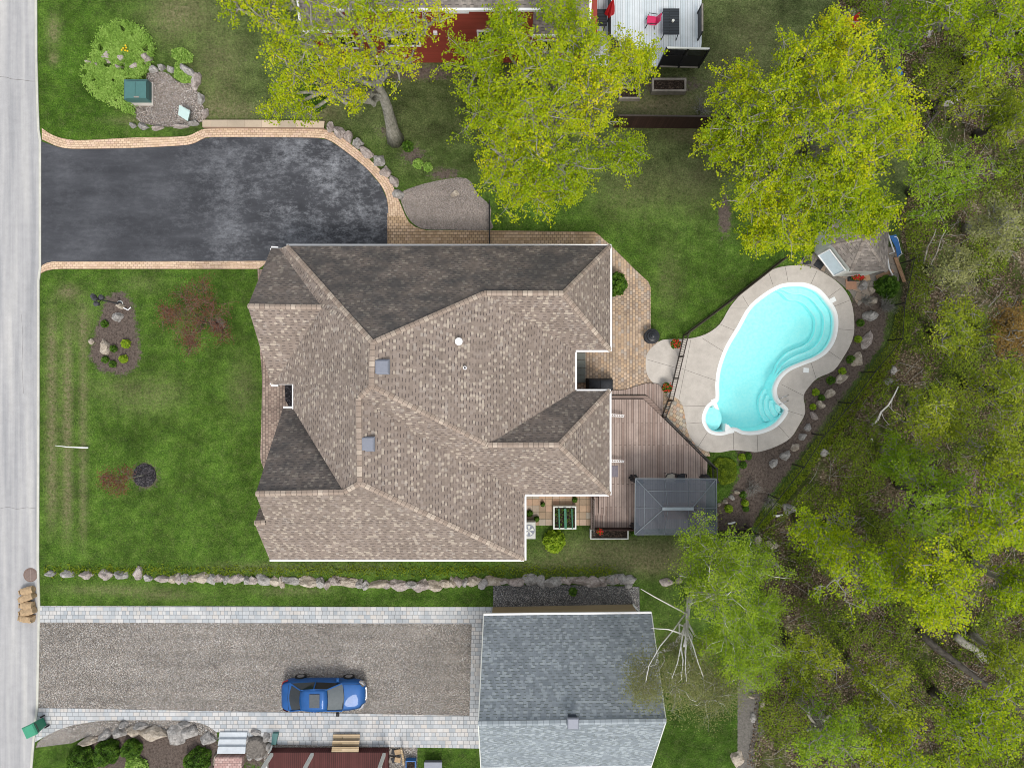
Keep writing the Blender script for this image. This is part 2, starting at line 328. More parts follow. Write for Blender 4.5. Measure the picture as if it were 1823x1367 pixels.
MT['slab'] = m_brick('slab', [(.1, (.36, .27, .19)), (.4, (.48, .35, .24)), (.7, (.50, .33, .23)), (.95, (.42, .37, .30))], .40, .40, (.13, .11, .07), off=0, stain_shade=.3)
MT['flag'] = m_brick('flag', [(.1, (.20, .18, .16)), (.5, (.28, .25, .22)), (.95, (.36, .28, .22))], .55, .45, (.12, .11, .09), rot=.35, stain_shade=.3)
MT['pink_paver'] = m_brick('pink_paver', [(.1, (.38, .24, .22)), (.5, (.46, .31, .28)), (.9, (.5, .36, .33))], .20, .14, (.20, .14, .13), stain_shade=.2)
MT['gravel'] = m_gravel('gravel', [(.05, (.12, .11, .10)), (.35, (.22, .20, .18)), (.6, (.31, .285, .255)), (.85, (.43, .405, .37)), (1, (.66, .64, .60))], 31, .7)
MT['gravel_dark'] = m_gravel('gravel_dark', [(.05, (.06, .06, .062)), (.4, (.13, .13, .13)), (.7, (.21, .205, .20)), (1, (.5, .48, .46))], 30, .5)
MT['gravel_pink'] = m_gravel('gravel_pink', [(.05, (.10, .085, .075)), (.4, (.26, .22, .19)), (.7, (.40, .35, .31)), (1, (.72, .68, .64))], 27, .6)
MT['gravel_fine'] = m_gravel('gravel_fine', [(.05, (.22, .19, .17)), (.5, (.32, .28, .255)), (1, (.45, .40, .37))], 30, .3)
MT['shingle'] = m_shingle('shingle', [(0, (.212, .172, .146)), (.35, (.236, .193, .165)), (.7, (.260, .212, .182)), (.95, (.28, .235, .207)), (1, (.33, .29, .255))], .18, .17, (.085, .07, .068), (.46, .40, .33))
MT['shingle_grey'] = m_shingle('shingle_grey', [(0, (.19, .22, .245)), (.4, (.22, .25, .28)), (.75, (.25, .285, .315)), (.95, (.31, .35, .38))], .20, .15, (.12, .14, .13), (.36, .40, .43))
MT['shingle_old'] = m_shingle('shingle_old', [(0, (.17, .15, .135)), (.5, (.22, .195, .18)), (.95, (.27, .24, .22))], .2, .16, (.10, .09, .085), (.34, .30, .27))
MT['cap'] = m_brick('cap', [(.1, (.28, .22, .18)), (.5, (.335, .27, .225)), (.75, (.38, .315, .26)), (.95, (.45, .38, .315))], .26, 3.0, (.12, .095, .08), uv=True, msz=.012, stain_shade=.1, off=0)
MT['cap_grey'] = m_brick('cap_grey', [(.1, (.24, .275, .30)), (.5, (.27, .305, .335)), (.95, (.33, .37, .40))], .28, 3.0, (.16, .18, .2), uv=True, msz=.01, stain_shade=.1, off=0)
MT['cap_old'] = m_brick('cap_old', [(.1, (.22, .19, .17)), (.5, (.27, .235, .21)), (.95, (.34, .30, .27))], .26, 3.0, (.12, .1, .09), uv=True, msz=.01, stain_shade=.1, off=0)
MT['ventdark'] = plain('dark_vent', (.03, .04, .06), .4)
MT['white'] = plain('white_metal', (.80, .80, .81), .45, .04)
MT['offwhite'] = plain('offwhite', (.62, .64, .60), .5, .08)
MT['brickwall'] = m_brick('brickwall', [(.1, (.30, .22, .17)), (.9, (.42, .32, .25))], .22, .075, (.35, .32, .29), obj=True)
def m_siding(name, c, h):
    t = NT(name); z_ = t.n('SeparateXYZ', {'Vector': t.pos()}).outputs[2]; f = t.math('FRACT', t.math('DIVIDE', z_, h))
    col = t.mix(t.math('LESS_THAN', f, .12), c, [x*.55 for x in c]); col = t.mix(1, col, t.ramp(t.noise(t.pos(scale=(.3, .3, 3)), 2, 4, .6), [(.3, .88), (.7, 1.08)]), 'MULTIPLY')
    return t.done(col, .6, t.bump(f, .5, .02))
MT['tanwall'] = m_siding('tanwall', (.40, .315, .185), .16)
MT['concrete'] = None
def m_concrete(name, a, b, sc=1.4):
    t = NT(name); p = t.pos(); n = t.noise(p, sc, 7, .72); s = t.noise(p, 30, 4, .8)
    c = t.ramp(n, [(.3, a), (.7, b)]); c = t.mix(1, c, t.ramp(s, [(.25, .84), (.75, 1.1)]), 'MULTIPLY')
    return t.done(c, .85, t.bump(s, .25, .01), spec=.25)
MT['concrete'] = m_concrete('concrete', (.43, .395, .36), (.57, .53, .485))
MT['kerb'] = m_concrete('kerb', (.42, .42, .38), (.56, .56, .50))
MT['joint'] = plain('joint', (.13, .12, .11), .9)
MT['greyvent'] = plain('grey_vent', (.20, .215, .26), .5, .06, metal=.1)
MT['black'] = plain('black_metal', (.012, .012, .014), .45, .2)
MT['brownmetal'] = plain('brown_metal', (.045, .034, .028), .5, .2)
MT['charcoal'] = plain('charcoal_cloth', (.03, .032, .038), .75, .25, 9, bump=.3)
MT['deck'] = m_boards('deck', [(.1, (.28, .205, .175)), (.4, (.35, .27, .235)), (.7, (.385, .30, .265)), (.95, (.42, .335, .295))], .14, L=3.6, var=.22)
MT['deck_h'] = m_boards('deck_h', [(.1, (.24, .175, .15)), (.5, (.28, .21, .18)), (.95, (.32, .245, .21))], .14, axis='Y', L=3.6, var=.2)
MT['deck_white'] = m_boards('deck_white', [(.1, (.56, .63, .67)), (.5, (.60, .66, .70)), (.95, (.64, .69, .725))], .14, L=30, var=.1, gap=.008)
MT['wood'] = m_boards('wood', [(.1, (.34, .25, .15)), (.5, (.44, .33, .20)), (.95, (.50, .39, .26))], .13, axis='Y', L=5, var=.25)
MT['greywood'] = plain('weathered_wood', (.27, .245, .215), .85, .25, 5)
MT['darkfence'] = m_boards('darkfence', [(.1, (.030, .014, .011)), (.9, (.045, .022, .017))], .14, L=9, gap=.006)
MT['red'] = m_siding('red_siding', (.30, .055, .038), .13)
MT['maroon'] = m_boards('maroon', [(.1, (.075, .022, .020)), (.9, (.092, .028, .026))], .12, L=20)
MT['teal'] = plain('teal_paint', (.060, .155, .150), .5, .08)
MT['teal_d'] = plain('utility_green', (.055, .135, .13), .5, .08)
MT['aqua'] = plain('pale_aqua', (.46, .60, .58), .5, .06)
MT['bin'] = plain('bin_green', (.02, .20, .115), .42, .12)
MT['kraft'] = plain('kraft_paper', (.40, .285, .17), .85, .25, 7, bump=.7)
MT['soil'] = m_gravel('soil', [(.1, (.02, .014, .01)), (.6, (.05, .036, .027)), (1, (.11, .08, .06))], 18, .3)
MT['mulch_black'] = m_gravel('mulch_black', [(.1, (.018, .017, .020)), (.6, (.05, .047, .052)), (1, (.12, .11, .12))], 18, .2)
MT['redflower'] = plain('red_petal', (.55, .02, .015), .6, .3, 20)
MT['greenleaf'] = plain('green_leaf', (.05, .15, .02), .6, .35, 9)
MT['glassdark'] = plain('dark_glass', (.015, .02, .024), .06, .1, spec=.6)
MT['rubber'] = plain('rubber', (.012, .012, .012), .8)
MT['chrome'] = plain('steel', (.6, .6, .62), .22, .03, metal=.9)
MT['acgrey'] = plain('ac_grey', (.52, .53, .50), .5, .06)
MT['blue'] = plain('blue_plastic', (.02, .12, .35), .4)
MT['pink'] = plain('pink_plastic', (.60, .03, .12), .4)
MT['redcloth'] = plain('red_cloth', (.48, .012, .015), .7, .2)
MT['tabletop'] = m_boards('tabletop', [(.1, (.028, .034, .042)), (.9, (.04, .047, .056))], .09, axis='Y', L=3)
MT['steptread'] = m_boards('steptread', [(.1, (.43, .47, .52)), (.9, (.5, .54, .58))], 9, L=9)
MT['rockA'] = m_rock('rock_pinkish', (.24, .20, .185), (.42, .365, .34), (.58, .53, .50))
MT['rockB'] = m_rock('rock_grey', (.20, .19, .18), (.36, .345, .33), (.55, .53, .51))
MT['rockC'] = m_rock('rock_tan', (.28, .235, .18), (.46, .40, .33), (.64, .58, .50))
MT['bark_grey'] = m_bark('bark_grey', (.13, .125, .10), (.40, .385, .33), 8)
MT['bark_dark'] = m_bark('bark_dark', (.035, .03, .025), (.11, .10, .085))
MT['twig'] = m_bark('twig', (.14, .135, .12), (.31, .30, .28))
MT['birch'] = m_bark('birch_bark', (.50, .49, .47), (.86, .84, .80), 3)
MT['leafY'] = m_leaf('leaf_yellow_green', [(0, (.16, .26, .006)), (.35, (.30, .41, .006)), (.7, (.47, .54, .008)), (1, (.68, .62, .014))])
MT['leafO'] = m_leaf('leaf_olive', [(0, (.14, .20, .012)), (.5, (.26, .33, .016)), (1, (.42, .46, .04))])
MT['leafG'] = m_leaf('leaf_green', [(0, (.13, .24, .012)), (.5, (.25, .38, .020)), (1, (.40, .52, .04))])
MT['leafR'] = m_leaf('leaf_red', [(0, (.09, .03, .02)), (.5, (.19, .065, .04)), (1, (.28, .12, .07))])
MT['leafP'] = m_leaf('leaf_pale', [(0, (.16, .17, .06)), (.5, (.28, .30, .11)), (1, (.42, .42, .18))])
MT['leafOr'] = m_leaf('leaf_bronze', [(0, (.12, .07, .02)), (.5, (.24, .15, .04)), (1, (.34, .24, .07))])
MT['shrub'] = m_leaf('leaf_shrub', [(0, (.02, .05, .006)), (.5, (.055, .125, .012)), (1, (.11, .2, .02))], .2)
MT['cover'] = m_leaf('leaf_groundcover', [(0, (.10, .20, .025)), (.5, (.21, .36, .06)), (1, (.35, .50, .12))], .25)
MT['litter'] = m_leaf('leaf_litter', [(0, (.05, .033, .02)), (.5, (.14, .10, .066)), (.85, (.26, .20, .14)), (1, (.46, .41, .35))], .1)
MT['under'] = m_leaf('leaf_undergrowth', [(0, (.045, .085, .005)), (.5, (.11, .165, .010)), (1, (.21, .28, .016))], .25)
def m_pool():
    t = NT('pool_liner'); p = t.pos(); n = t.noise(p, 5, 5, .7)
    return t.done(t.ramp(n, [(.3, (.36, .93, .95)), (.7, (.52, .99, .99))]), .5)
MT['liner'] = m_pool()
MT['linewhite'] = plain('pool_white', (.86, .89, .89), .5, .02)
MT['linerd'] = plain('pool_step_edge', (.08, .62, .68), .5, .05)
def m_water():
    t = NT('water'); p = t.pos(); n = t.math('ADD', t.noise(p, 5, 4, .6), t.math('MULTIPLY', t.noise(p, 14, 3, .6), .4))
    nm = t.bump(n, .25, .03)
    tr = t.n('BsdfTransparent', {'Color': (.90, 1, 1)}); g = t.n('BsdfGlossy', {'Color': (1, 1, 1), 'Roughness': .04, 'Normal': nm})
    fr = t.n('Fresnel', {'IOR': 1.33, 'Normal': nm}); mx = t.n('MixShader', {0: fr.outputs[0], 1: tr.outputs[0], 2: g.outputs[0]})
    t.t.links.new(mx.outputs[0], t.out.inputs[0]); return t.m
MT['water'] = m_water()
def m_panel(name, c, a):
    t = NT(name); tr = t.n('BsdfTransparent', {'Color': (.62, .65, .67)}); b = t.n('BsdfPrincipled', {'Base Color': c, 'Roughness': .12, 'Specular IOR Level': .6})
    mx = t.n('MixShader', {0: a, 1: tr.outputs[0], 2: b.outputs[0]}); t.t.links.new(mx.outputs[0], t.out.inputs[0]); return t.m
MT['gazpanel'] = m_panel('smoked_panel', (.075, .09, .115), .72)
MT['screenmesh'] = m_panel('black_screen', (.01, .01, .01), .85)
def m_carpaint():
    t = NT('car_paint'); n = t.noise(t.pos(obj=True), 1.5, 3)
    return t.done(t.ramp(n, [(.3, (.005, .065, .22)), (.7, (.009, .085, .29))]), .5, metal=.25, spec=.35, coat=.25)
MT['carpaint'] = m_carpaint()
MT['carglass'] = plain('car_glass', (.16, .18, .185), .06, .1, spec=.8, metal=.6)
MT['lampglass'] = plain('lamp_glass', (.7, .72, .75), .1, .05, spec=.7)
MT['redlens'] = plain('red_lens', (.4, .01, .01), .15)
# ------------------------------------------------------------ outlines in photo pixels (ground level)
def W2(pts, z=0.0): return [P2(x, y, z) for x, y in pts]
pool_px = smooth([(1415,503),(1435,504),(1458,514),(1475,532),(1488,552),(1492,574),(1488,602),(1475,625),(1455,640),(1430,650),(1407,660),(1392,673),(1384,688),(1383,700),(1388,713),(1403,728),(1397,744),(1382,760),(1362,770),(1341,774),(1321,773),(1306,767),(1294,773),(1278,775),(1261,770),(1251,756),(1249,741),(1256,723),(1266,714),(1273,709),(1273,683),(1276,658),(1284,632),(1294,610),(1311,582),(1331,547),(1357,524),(1382,509),(1399,504)], 4)
deck_px = smooth([(1392,475),(1427,473),(1452,479),(1483,497),(1505,519),(1517,547),(1520,587),(1514,612),(1500,637),(1483,660),(1455,673),(1440,688),(1430,704),(1432,721),(1432,737),(1422,756),(1407,779),(1382,794),(1351,804),(1329,803),(1306,801),(1281,805),(1258,803),(1238,791),(1225,771),(1220,746),(1215,722),(1206,710),(1192,703),(1175,690),(1161,680),(1152,667),(1149,647),(1153,627),(1173,608),(1191,604),(1225,603),(1256,595),(1281,577),(1299,547),(1321,521),(1341,501),(1367,484)], 3)
mulch_pool = [(1512,500),(1560,512),(1582,550),(1572,612),(1540,655),(1505,700),(1475,738),(1440,790),(1405,838),(1372,880),(1345,925),(1335,950),(1272,950),(1272,905),(1300,880),(1318,840),(1310,800),(1351,800),(1382,790),(1407,775),(1425,750),(1432,720),(1428,700),(1440,685),(1483,658),(1500,635),(1515,600),(1518,560)]
bed_left = [(189,529),(217,518),(236,537),(243,578),(251,628),(243,655),(219,668),(178,660),(159,636),(165,603),(178,565)]
forest = [(1500,-80),(1490,10),(1530,80),(1600,130),(1640,230),(1640,320),(1600,390),(1612,470),(1600,560),(1590,625),(1545,685),(1500,745),(1450,820),(1400,890),(1350,945),(1335,1000),(1360,1060),(1345,1190),(1340,1300),(1320,1600),(3200,1600),(3200,-200),(1500,-200)]
shrubbed = [(124,1380),(126,1340),(150,1312),(200,1300),(300,1296),(350,1300),(388,1320),(392,1380)]
def seg_sdf(px, py, poly):
    poly = np.array(poly, float); d = np.full(px.shape, 1e9); ins = np.zeros(px.shape, bool); n = len(poly)
    for i in range(n):
        a, b = poly[i], poly[(i+1) % n]; e = b-a; wx = px-a[0]; wy = py-a[1]
        t = np.clip((wx*e[0]+wy*e[1])/(e@e+1e-12), 0, 1); d = np.minimum(d, np.hypot(wx-t*e[0], wy-t*e[1]))
        c = ((a[1] > py) != (b[1] > py)) & (px < (b[0]-a[0])*(py-a[1])/(b[1]-a[1]+1e-12)+a[0]); ins ^= c
    return np.where(ins, d, -d)
def soft(sd, w): return np.clip(.5+sd/(2*w), 0, 1)
def build_ground():
    fine = .16
    xs = np.concatenate([[-900, -300, -120, -60], np.arange(-33, 36.01, fine), [60, 120, 300, 900]])
    ys = np.concatenate([[-900, -300, -120, -50], np.arange(-25.5, 25.51, fine), [50, 120, 300, 900]])
    X, Y = np.meshgrid(xs, ys); px = X*F/H+CX; py = CY-Y*F/H
    nx, ny = len(xs), len(ys)
    E = lambda x, y, rx, ry, s=1.: s*np.exp(-(((px-x)/rx)**2+((py-y)/ry)**2))
    dry = np.zeros(px.shape)
    def strip(x, y0, y1, w, s): return s*np.exp(-((px-x)/w)**2)*soft(np.minimum(py-y0, y1-py), 40)
    dry += strip(92, 560, 930, 10, .75)+strip(120, 590, 950, 9, .8)+strip(148, 560, 960, 7, .6)
    for a in [(95,55,12,26,.8),(95,105,9,12,.7),(330,20,60,35,.5),(390,110,50,60,.45),(300,40,40,40,.35),(430,200,60,20,.5),(380,190,40,30,.4),(560,200,40,22,.7),(260,215,60,7,.7),(700,120,70,16,.6),
              (145,570,30,40,.35),(210,690,60,20,.3),(240,720,50,20,.25),(290,700,40,30,.3),(430,690,25,50,.35),(250,505,40,15,.25),(120,520,18,12,.8),(200,1050,90,9,.55),(520,1052,70,8,.4),(300,1060,60,8,.4),(470,1010,90,10,.45),(640,1010,90,10,.3),
              (1200,180,60,35,.5),(1150,190,80,18,.6),(1240,330,50,50,.35),(1120,350,70,40,.35),(1340,60,50,50,.25),(1300,130,60,50,.25),(1060,980,90,25,.45),(1180,985,70,22,.5),(1150,1010,140,16,.5),(960,1005,70,16,.3),(1320,575,20,40,.5),(1290,590,18,10,.5),(1190,500,25,60,.3),(1360,300,30,40,.4),(1230,240,50,14,.6)]: dry += E(*a)
    mul = np.maximum.reduce([soft(seg_sdf(px, py, bed_left), 11), soft(seg_sdf(px, py, mulch_pool), 9), soft(seg_sdf(px, py, shrubbed), 3),
        E(258,847,23,23,1.3), E(387,577,19,17,.85), E(745,130,90,17,.8), E(735,275,28,22,.75), E(790,310,34,14,.8), E(1195,152,90,18,.7), E(690,235,30,14,.6),
        E(1290,385,14,45,.9), E(975,140,170,20,.7), E(430,110,30,10,.35), E(455,1335,30,34,1.2), E(1560,640,12,8,.3)])
    fo = soft(seg_sdf(px, py, forest), 16)
    fo = np.maximum(fo, E(1250,175,60,16,.5)*0)
    oli = np.clip(soft(px-330, 170)*soft(230-py, 40)*.75+soft(px-640, 80)*soft(330-py, 30)*.6+E(1230,260,140,130,.5)+E(1150,980,170,40,.8)+E(1350,100,120,110,.4)+E(1480,760,80,110,.9)+E(1200,1100,60,80,.3)+.12, 0, 1)
    oli = np.clip(oli-E(120,150,70,120,.3)+soft(px-1560, 30)*.5*soft(1040-py,40), 0, 1)
    dirt = np.maximum.reduce([soft(15-np.abs(px-1328), 4)*soft(py-1195, 10), E(1345,1240,14,34,1.1), E(1350,1290,16,30,.8)])
    alln = np.clip(E(1250,1290,110,120,1.3)*soft(px-1150, 10)+E(800,1063,330,14,.9)+E(170,170,70,60,.7)+E(800,1350,60,30,.7)+E(90,1350,40,40,.5)+E(440,620,16,200,.5)+E(440,900,16,90,.5)+E(790,220,40,90,.6), 0, 1)
    keep = np.ones((ny-1, nx-1), bool)
    cx = (px[:-1, :-1]+px[1:, 1:])/2; cy = (py[:-1, :-1]+py[1:, 1:])/2
    keep &= ~(seg_sdf(cx, cy, pool_px) > -6)
    # gentle relief only inside the wood
    Z = fo*.10*np.sin(px*.031+1.3)*np.cos(py*.027)+fo*.05*np.sin(px*.11)*np.sin(py*.09)
    v = np.stack([X, Y, Z], -1).reshape(-1, 3)
    idx = np.arange(nx*ny).reshape(ny, nx)
    f = np.stack([idx[:-1, :-1], idx[:-1, 1:], idx[1:, 1:], idx[1:, :-1]], -1)[keep]
    o = npmesh('ground', v, f, MT['ground'], sm=True)
    for nm, ch in (('mask', (np.clip(dry, 0, 1), mul, fo)), ('mask2', (oli, dirt, alln))):
        a = o.data.color_attributes.new(nm, 'FLOAT_COLOR', 'POINT')
        c = np.ones((nx*ny, 4), np.float32)
        for i in range(3): c[:, i] = ch[i].ravel()
        a.data.foreach_set('color', c.ravel())
    tag(o, 'green lawns, mulch beds and brown woodland floor around the houses', kind='structure')
build_ground()
def sheet(name, pts, mat, z1, z0=-.12, label=None, kind='structure'):
    return MB().prism(W2(pts), z0, z1).obj(name, MT[mat] if isinstance(mat, str) else mat, label=label, kind=kind)
def ring_sheet(name, outer, inner, mat, z1, z0, label, kind='structure'):
    bm = bmesh.new(); es = []
    for L in (outer, inner):
        vs = [bm.verts.new((x, y, z1)) for x, y in L]; es += [bm.edges.new((vs[i], vs[(i+1) % len(vs)])) for i in range(len(vs))]
    bmesh.ops.triangle_fill(bm, edges=es, use_beauty=True)
    r = bmesh.ops.extrude_face_region(bm, geom=bm.faces[:]); bmesh.ops.translate(bm, verts=[g for g in r['geom'] if isinstance(g, bmesh.types.BMVert)], vec=(0, 0, z0-z1))
    bmesh.ops.recalc_face_normals(bm, faces=bm.faces)
    me = bpy.data.meshes.new(name); bm.to_mesh(me); bm.free(); me.materials.append(MT[mat]); o = bpy.data.objects.new(name, me); COL.objects.link(o)
    return tag(o, label, None, None, kind)
def path_strip(name, inner, outer, mat, z1, z0=-.1, label=None, n=5, u0=0.0, kind='structure'):
    """strip between two matching polylines (px), bricks follow the curve"""
    a = smooth(inner, n, False); b = smooth(outer, n, False); m = len(a); mb = MB(); u = 0
    A = [P(x, y) for x, y in a]; B = [P(x, y) for x, y in b]
    for i in range(m-1):
        d = ((A[i+1]-A[i]).length+(B[i+1]-B[i]).length)/2; w1 = (A[i]-B[i]).length; w2 = (A[i+1]-B[i+1]).length
        vs = [(p.x, p.y, z) for z in (z1, z0) for p in (A[i], A[i+1], B[i+1], B[i])]
        top = (0, 1, 2, 3); uvt = [(u, 0), (u+d, 0), (u+d, w2), (u, w1)]
        n_ = (A[i+1]-A[i]).cross(B[i]-A[i]).z
        if n_ < 0: top = top[::-1]; uvt = uvt[::-1]
        z4 = [(0, 0)]*4
        mb.add(vs, [top, (0, 1, 5, 4), (2, 3, 7, 6)], [uvt, z4, z4]); u += d
    return mb.obj(name, MT[mat], label=label, kind=kind)
# ------------------------------------------------------------ road, kerb, drives
kerb = [(66,-120),(66.5,0),(67,100),(69,180),(71,232),(74,250),(74,478),(71,500),(71,740),(70,1000),(71.5,1060),(72,1085),(69,1255),(63,1310),(57,1380),(54,1480)]
road_e = [(x-4, y) for x, y in kerb]
sheet('road', [(-600,-2000),(62,-2000)]+[(62,-120)]+road_e+[(50,3200),(-600,3200)], 'road', .006, -.1, 'light grey worn road along the left edge')
mbk = MB()
for (a, b), (c, d) in zip(list(zip(road_e, kerb))[:-1], list(zip(road_e, kerb))[1:]):
    mbk.prism([P2(*a), P2(*b), P2(*d), P2(*c)], -.1, .05)
mbk.obj('kerb', MT['kerb'], label='pale concrete kerb between road and lawns', kind='structure')
mbc = MB()
mbc.tube([P(x, y, .004) for x, y in [(0,905),(14,902),(30,906),(48,903),(64,905)]], .009, 4).tube([P(x, y, .004) for x, y in [(38,560),(41,600),(39,650),(42,700)]], .007, 4)
cr = [(-2,137),(12,138),(20,141),(30,142),(42,143),(55,145),(66,145)]
mbc.tube([P(x, y, .004) for x, y in cr], .012, 4)
mbc.obj('road_crack', MT['joint'], label='thin crack running across the grey road', kind='structure')
drv = [(73.8,252),(88,257),(105,263),(130,266),(240,264),(320,260),(345,256),(362,248),(378,245),(470,245),(560,246),(585,250),(610,266),(650,298),(678,330),(689,355),(692,380),(692,474),(480,474),(475,465),(110,466),(88,468),(73.8,473)]
sheet('asphalt_driveway', drv, 'asphalt', .025, -.1, 'dark sealed asphalt driveway with pale scuffed patches')
inn = [(75.5,249),(88,255),(105,262),(130,265.5),(200,265),(240,264),(320,260),(345,256),(362,248),(378,245),(470,245),(560,246),(585,250),(610,266),(650,298),(678,330),(689,355),(692,385)]
out = [(75.5,229),(92,240),(112,247),(140,250.5),(200,248),(240,246),(320,244),(340,241),(355,234),(374,230),(470,230),(565,230),(597,238),(624,257),(664,290),(694,322),(708,352),(722,385)]
path_strip('paver_border', inn, out, 'paver_tan', .05, label='tan paver border curving along the far side of the asphalt driveway')
path_strip('paver_border', [(73,487),(82,482.5),(94,480),(110,479),(300,479),(461,479)], [(75.5,473),(84,468.5),(95,466),(110,466),(300,465.5),(480,465)], 'paver_tan', .05, n=1, label='straight tan paver border between driveway and front lawn')
path_strip('coping_wall', [(364,229.5),(470,230),(579,231)], [(364,217),(470,217),(580,219)], 'coping_tan', .28, label='low wall capped with long tan coping stones beside the driveway', n=2)
o = bpy.data.objects['coping_wall']; del o['kind']; o['category'] = 'wall'
sheet('side_walk', [(690,380),(722,385),(728,396),(740,405),(760,411),(873,411),(1058,413),(1068,420),(1100,452),(1100,470),(690,470)], 'paver_walk', .045, -.1, 'orange tan paver walk along the north wall of the big house')
sheet('patio', [(1068,421),(1087,437),(1130,480),(1154,502),(1158,512),(1158,580),(1160,594),(1176,612),(1150,640),(1152,667),(1163,681),(1150,688),(1125,694),(1100,696.5),(1000,700),(1000,600),(1060,600),(1060,421)], 'paver_patio', .049, -.1, 'mixed tan paver patio behind the house')
sheet('front_walk', smooth([(459,480),(462,560),(463,620),(466,655),(467,690),(465,775),(464,813),(469,832),(480,850)], 4, False)+[(540,850),(540,480)], 'paver_front', .045, -.1, 'brown paver walk along the front of the house')
sheet('gravel_pad', smooth([(713,346),(735,334),(780,322),(830,318),(850,345),(873,368),(873,390),(873,409.5),(800,409.5),(760,409),(742,403),(728,390),(718,370)], 3), 'gravel_fine', .035, -.1, 'brown grey crushed stone pad beside the paver walk')
# neighbour's drive
sheet('gravel_driveway', [(71.5,1107),(840,1110),(836,1273),(69,1259)], 'gravel', .02, -.1, 'neighbouring driveway of mixed grey gravel')
sheet('grey_paver_walk', [(71.8,1078),(880,1080),(880,1110),(840,1110),(71.5,1107)], 'paver_grey', .04, -.1, 'pale grey paver strip above the gravel driveway')
sheet('grey_paver_walk', [(840,1110),(880,1110),(880,1280),(836,1280),(836,1273)], 'paver_grey', .0405, -.1, 'pale grey paver strip between gravel driveway and grey garage')
pv = [(69,1259),(836,1273),(836,1280),(880,1280),(880,1331),(852,1331),(718,1329),(496,1324),(440,1309),(436,1303),(388,1302)]+smooth([(386,1302),(366,1289),(341,1283.5),(300,1281),(214,1281),(180,1282),(151,1286),(125,1291),(101,1300),(84,1308),(63,1320)], 3, False)
sheet('grey_paver_walk', pv, 'paver_grey', .041, -.1, 'wide pale grey paver walk below the gravel driveway')
gc = smooth([(68,1320),(84,1308),(101,1300),(125,1291),(151,1286),(180,1282),(214,1281),(300,1281),(341,1283.5),(366,1289),(386,1302)], 3, False)+[(388,1316),(350,1305),(300,1303),(200,1304),(150,1312),(128,1322),(64,1330)]
sheet('gravel_crescent', gc, 'gravel', .03, -.1, 'crescent of grey gravel along the curved paver walk')
sheet('gravel_bed', [(878,1042),(960,1040),(1060,1042),(1138,1044),(1139,1100),(878,1100)], 'gravel_dark', .03, -.1, 'dark gravel strip beside the tan garage wall')
sheet('gravel_bed', [(496,1324),(718,1329),(743,1330),(743,1400),(470,1400),(470,1330)], 'gravel', .026, -.1, 'gravel strip between grey pavers and the maroon porch')
sheet('gravel_bed', smooth([(262,132),(285,128),(300,132),(320,148),(345,150),(352,165),(362,190),(367,212),(345,221),(310,226),(275,224),(248,216),(238,200),(240,180),(262,160)], 3), 'gravel_pink', .03, -.1, 'pinkish gravel bed around the green utility box')
sheet('pink_walk', [(388,1341),(436,1341),(432,1400),(384,1400)], 'pink_paver', .42, -.1, 'pink paver path at the foot of the blue grey steps')
# pool terrace
ring_sheet('pool_terrace', W2(deck_px), W2(pool_px), 'concrete', .06, -.2, 'pale stamped concrete terrace around the swimming pool')
sheet('mixed_paver_strip', [(1163,681.5),(1175,689),(1192,702),(1206,709),(1216,722),(1221,746),(1226,771),(1238,791),(1262,805),(1264,812),(1250,812),(1176,745),(1165,735),(1160,690)], 'paver_mix', .052, -.1, 'multicoloured paver strip between deck railing and pool terrace')
sheet('slab_patio', [(925,875),(1054,875),(1054,935),(925,935)], 'slab', .04, -.1, 'square rust and tan slabs beside the garden box')
sheet('flagstone_area', [(1418,474),(1432,458),(1470,440),(1600,440),(1600,500),(1560,515),(1528,545),(1513,520),(1492,502),(1470,487),(1440,474)], 'flag', .045, -.1, 'dark flagstones in front of the pool shed')
mj = MB()
def joint(a, b, w=.018): mj.beam(P(*a, .0605), P(*b, .0605), w, .006)
for a, b in [((1398,476),(1403,502)),((1455,481),(1444,505)),((1497,513),(1475,529)),((1512,535),(1484,546)),((1519,588),(1493,586)),((1497,640),(1475,625)),((1453,674),(1444,646)),((1430,704),(1391,684)),((1431,740),(1402,731)),((1405,779),(1386,758)),((1349,803),(1348,775)),((1306,800),(1306,769)),((1243,795),(1259,770)),((1220,754),(1250,752)),((1214,722),(1256,723)),((1298,549),(1334,549)),((1322,527),(1335,549)),((1368,484),(1376,507)),((1281,577),(1307,588)),((1250,602),(1290,627)),((1210,655),(1276,678)),((1230,604),(1208,715)),((1152,640),(1205,655))]:
    joint(a, b)
mj.obj('terrace_joints', MT['joint'], label='fine saw cut joints in the pool terrace', kind='structure')
# ------------------------------------------------------------ swimming pool
MT['liner_pale'] = plain('pool_step_line', (.55, .93, .95), .5, .02)
pool = empty('swimming_pool', P(1370, 640), 'kidney shaped turquoise swimming pool with white rim and round spa lobe', 'swimming pool')
pw = W2(pool_px); n = len(pw)
def inset(poly, d):
    m = len(poly); out = []
    area = sum(poly[i][0]*poly[(i+1) % m][1]-poly[(i+1) % m][0]*poly[i][1] for i in range(m)); sg = 1 if area > 0 else -1
    for i in range(m):
        a, b, c = Vector(poly[i-1]), Vector(poly[i]), Vector(poly[(i+1) % m])
        e1 = (b-a).normalized(); e2 = (c-b).normalized(); n1 = Vector((-e1.y, e1.x))*sg; n2 = Vector((-e2.y, e2.x))*sg
        k = n1+n2; k = k/max(k.length_squared, .4)*2*1.0 if k.length > 1e-6 else n1*1.0
        k = k*(1/ (1 if k.length < 1e-6 else 1)); q = b+k*d
        out.append((q.x, q.y))
    return out
mb = MB(); L0, L1 = pw, inset(pw, .22)
cop_in = L1
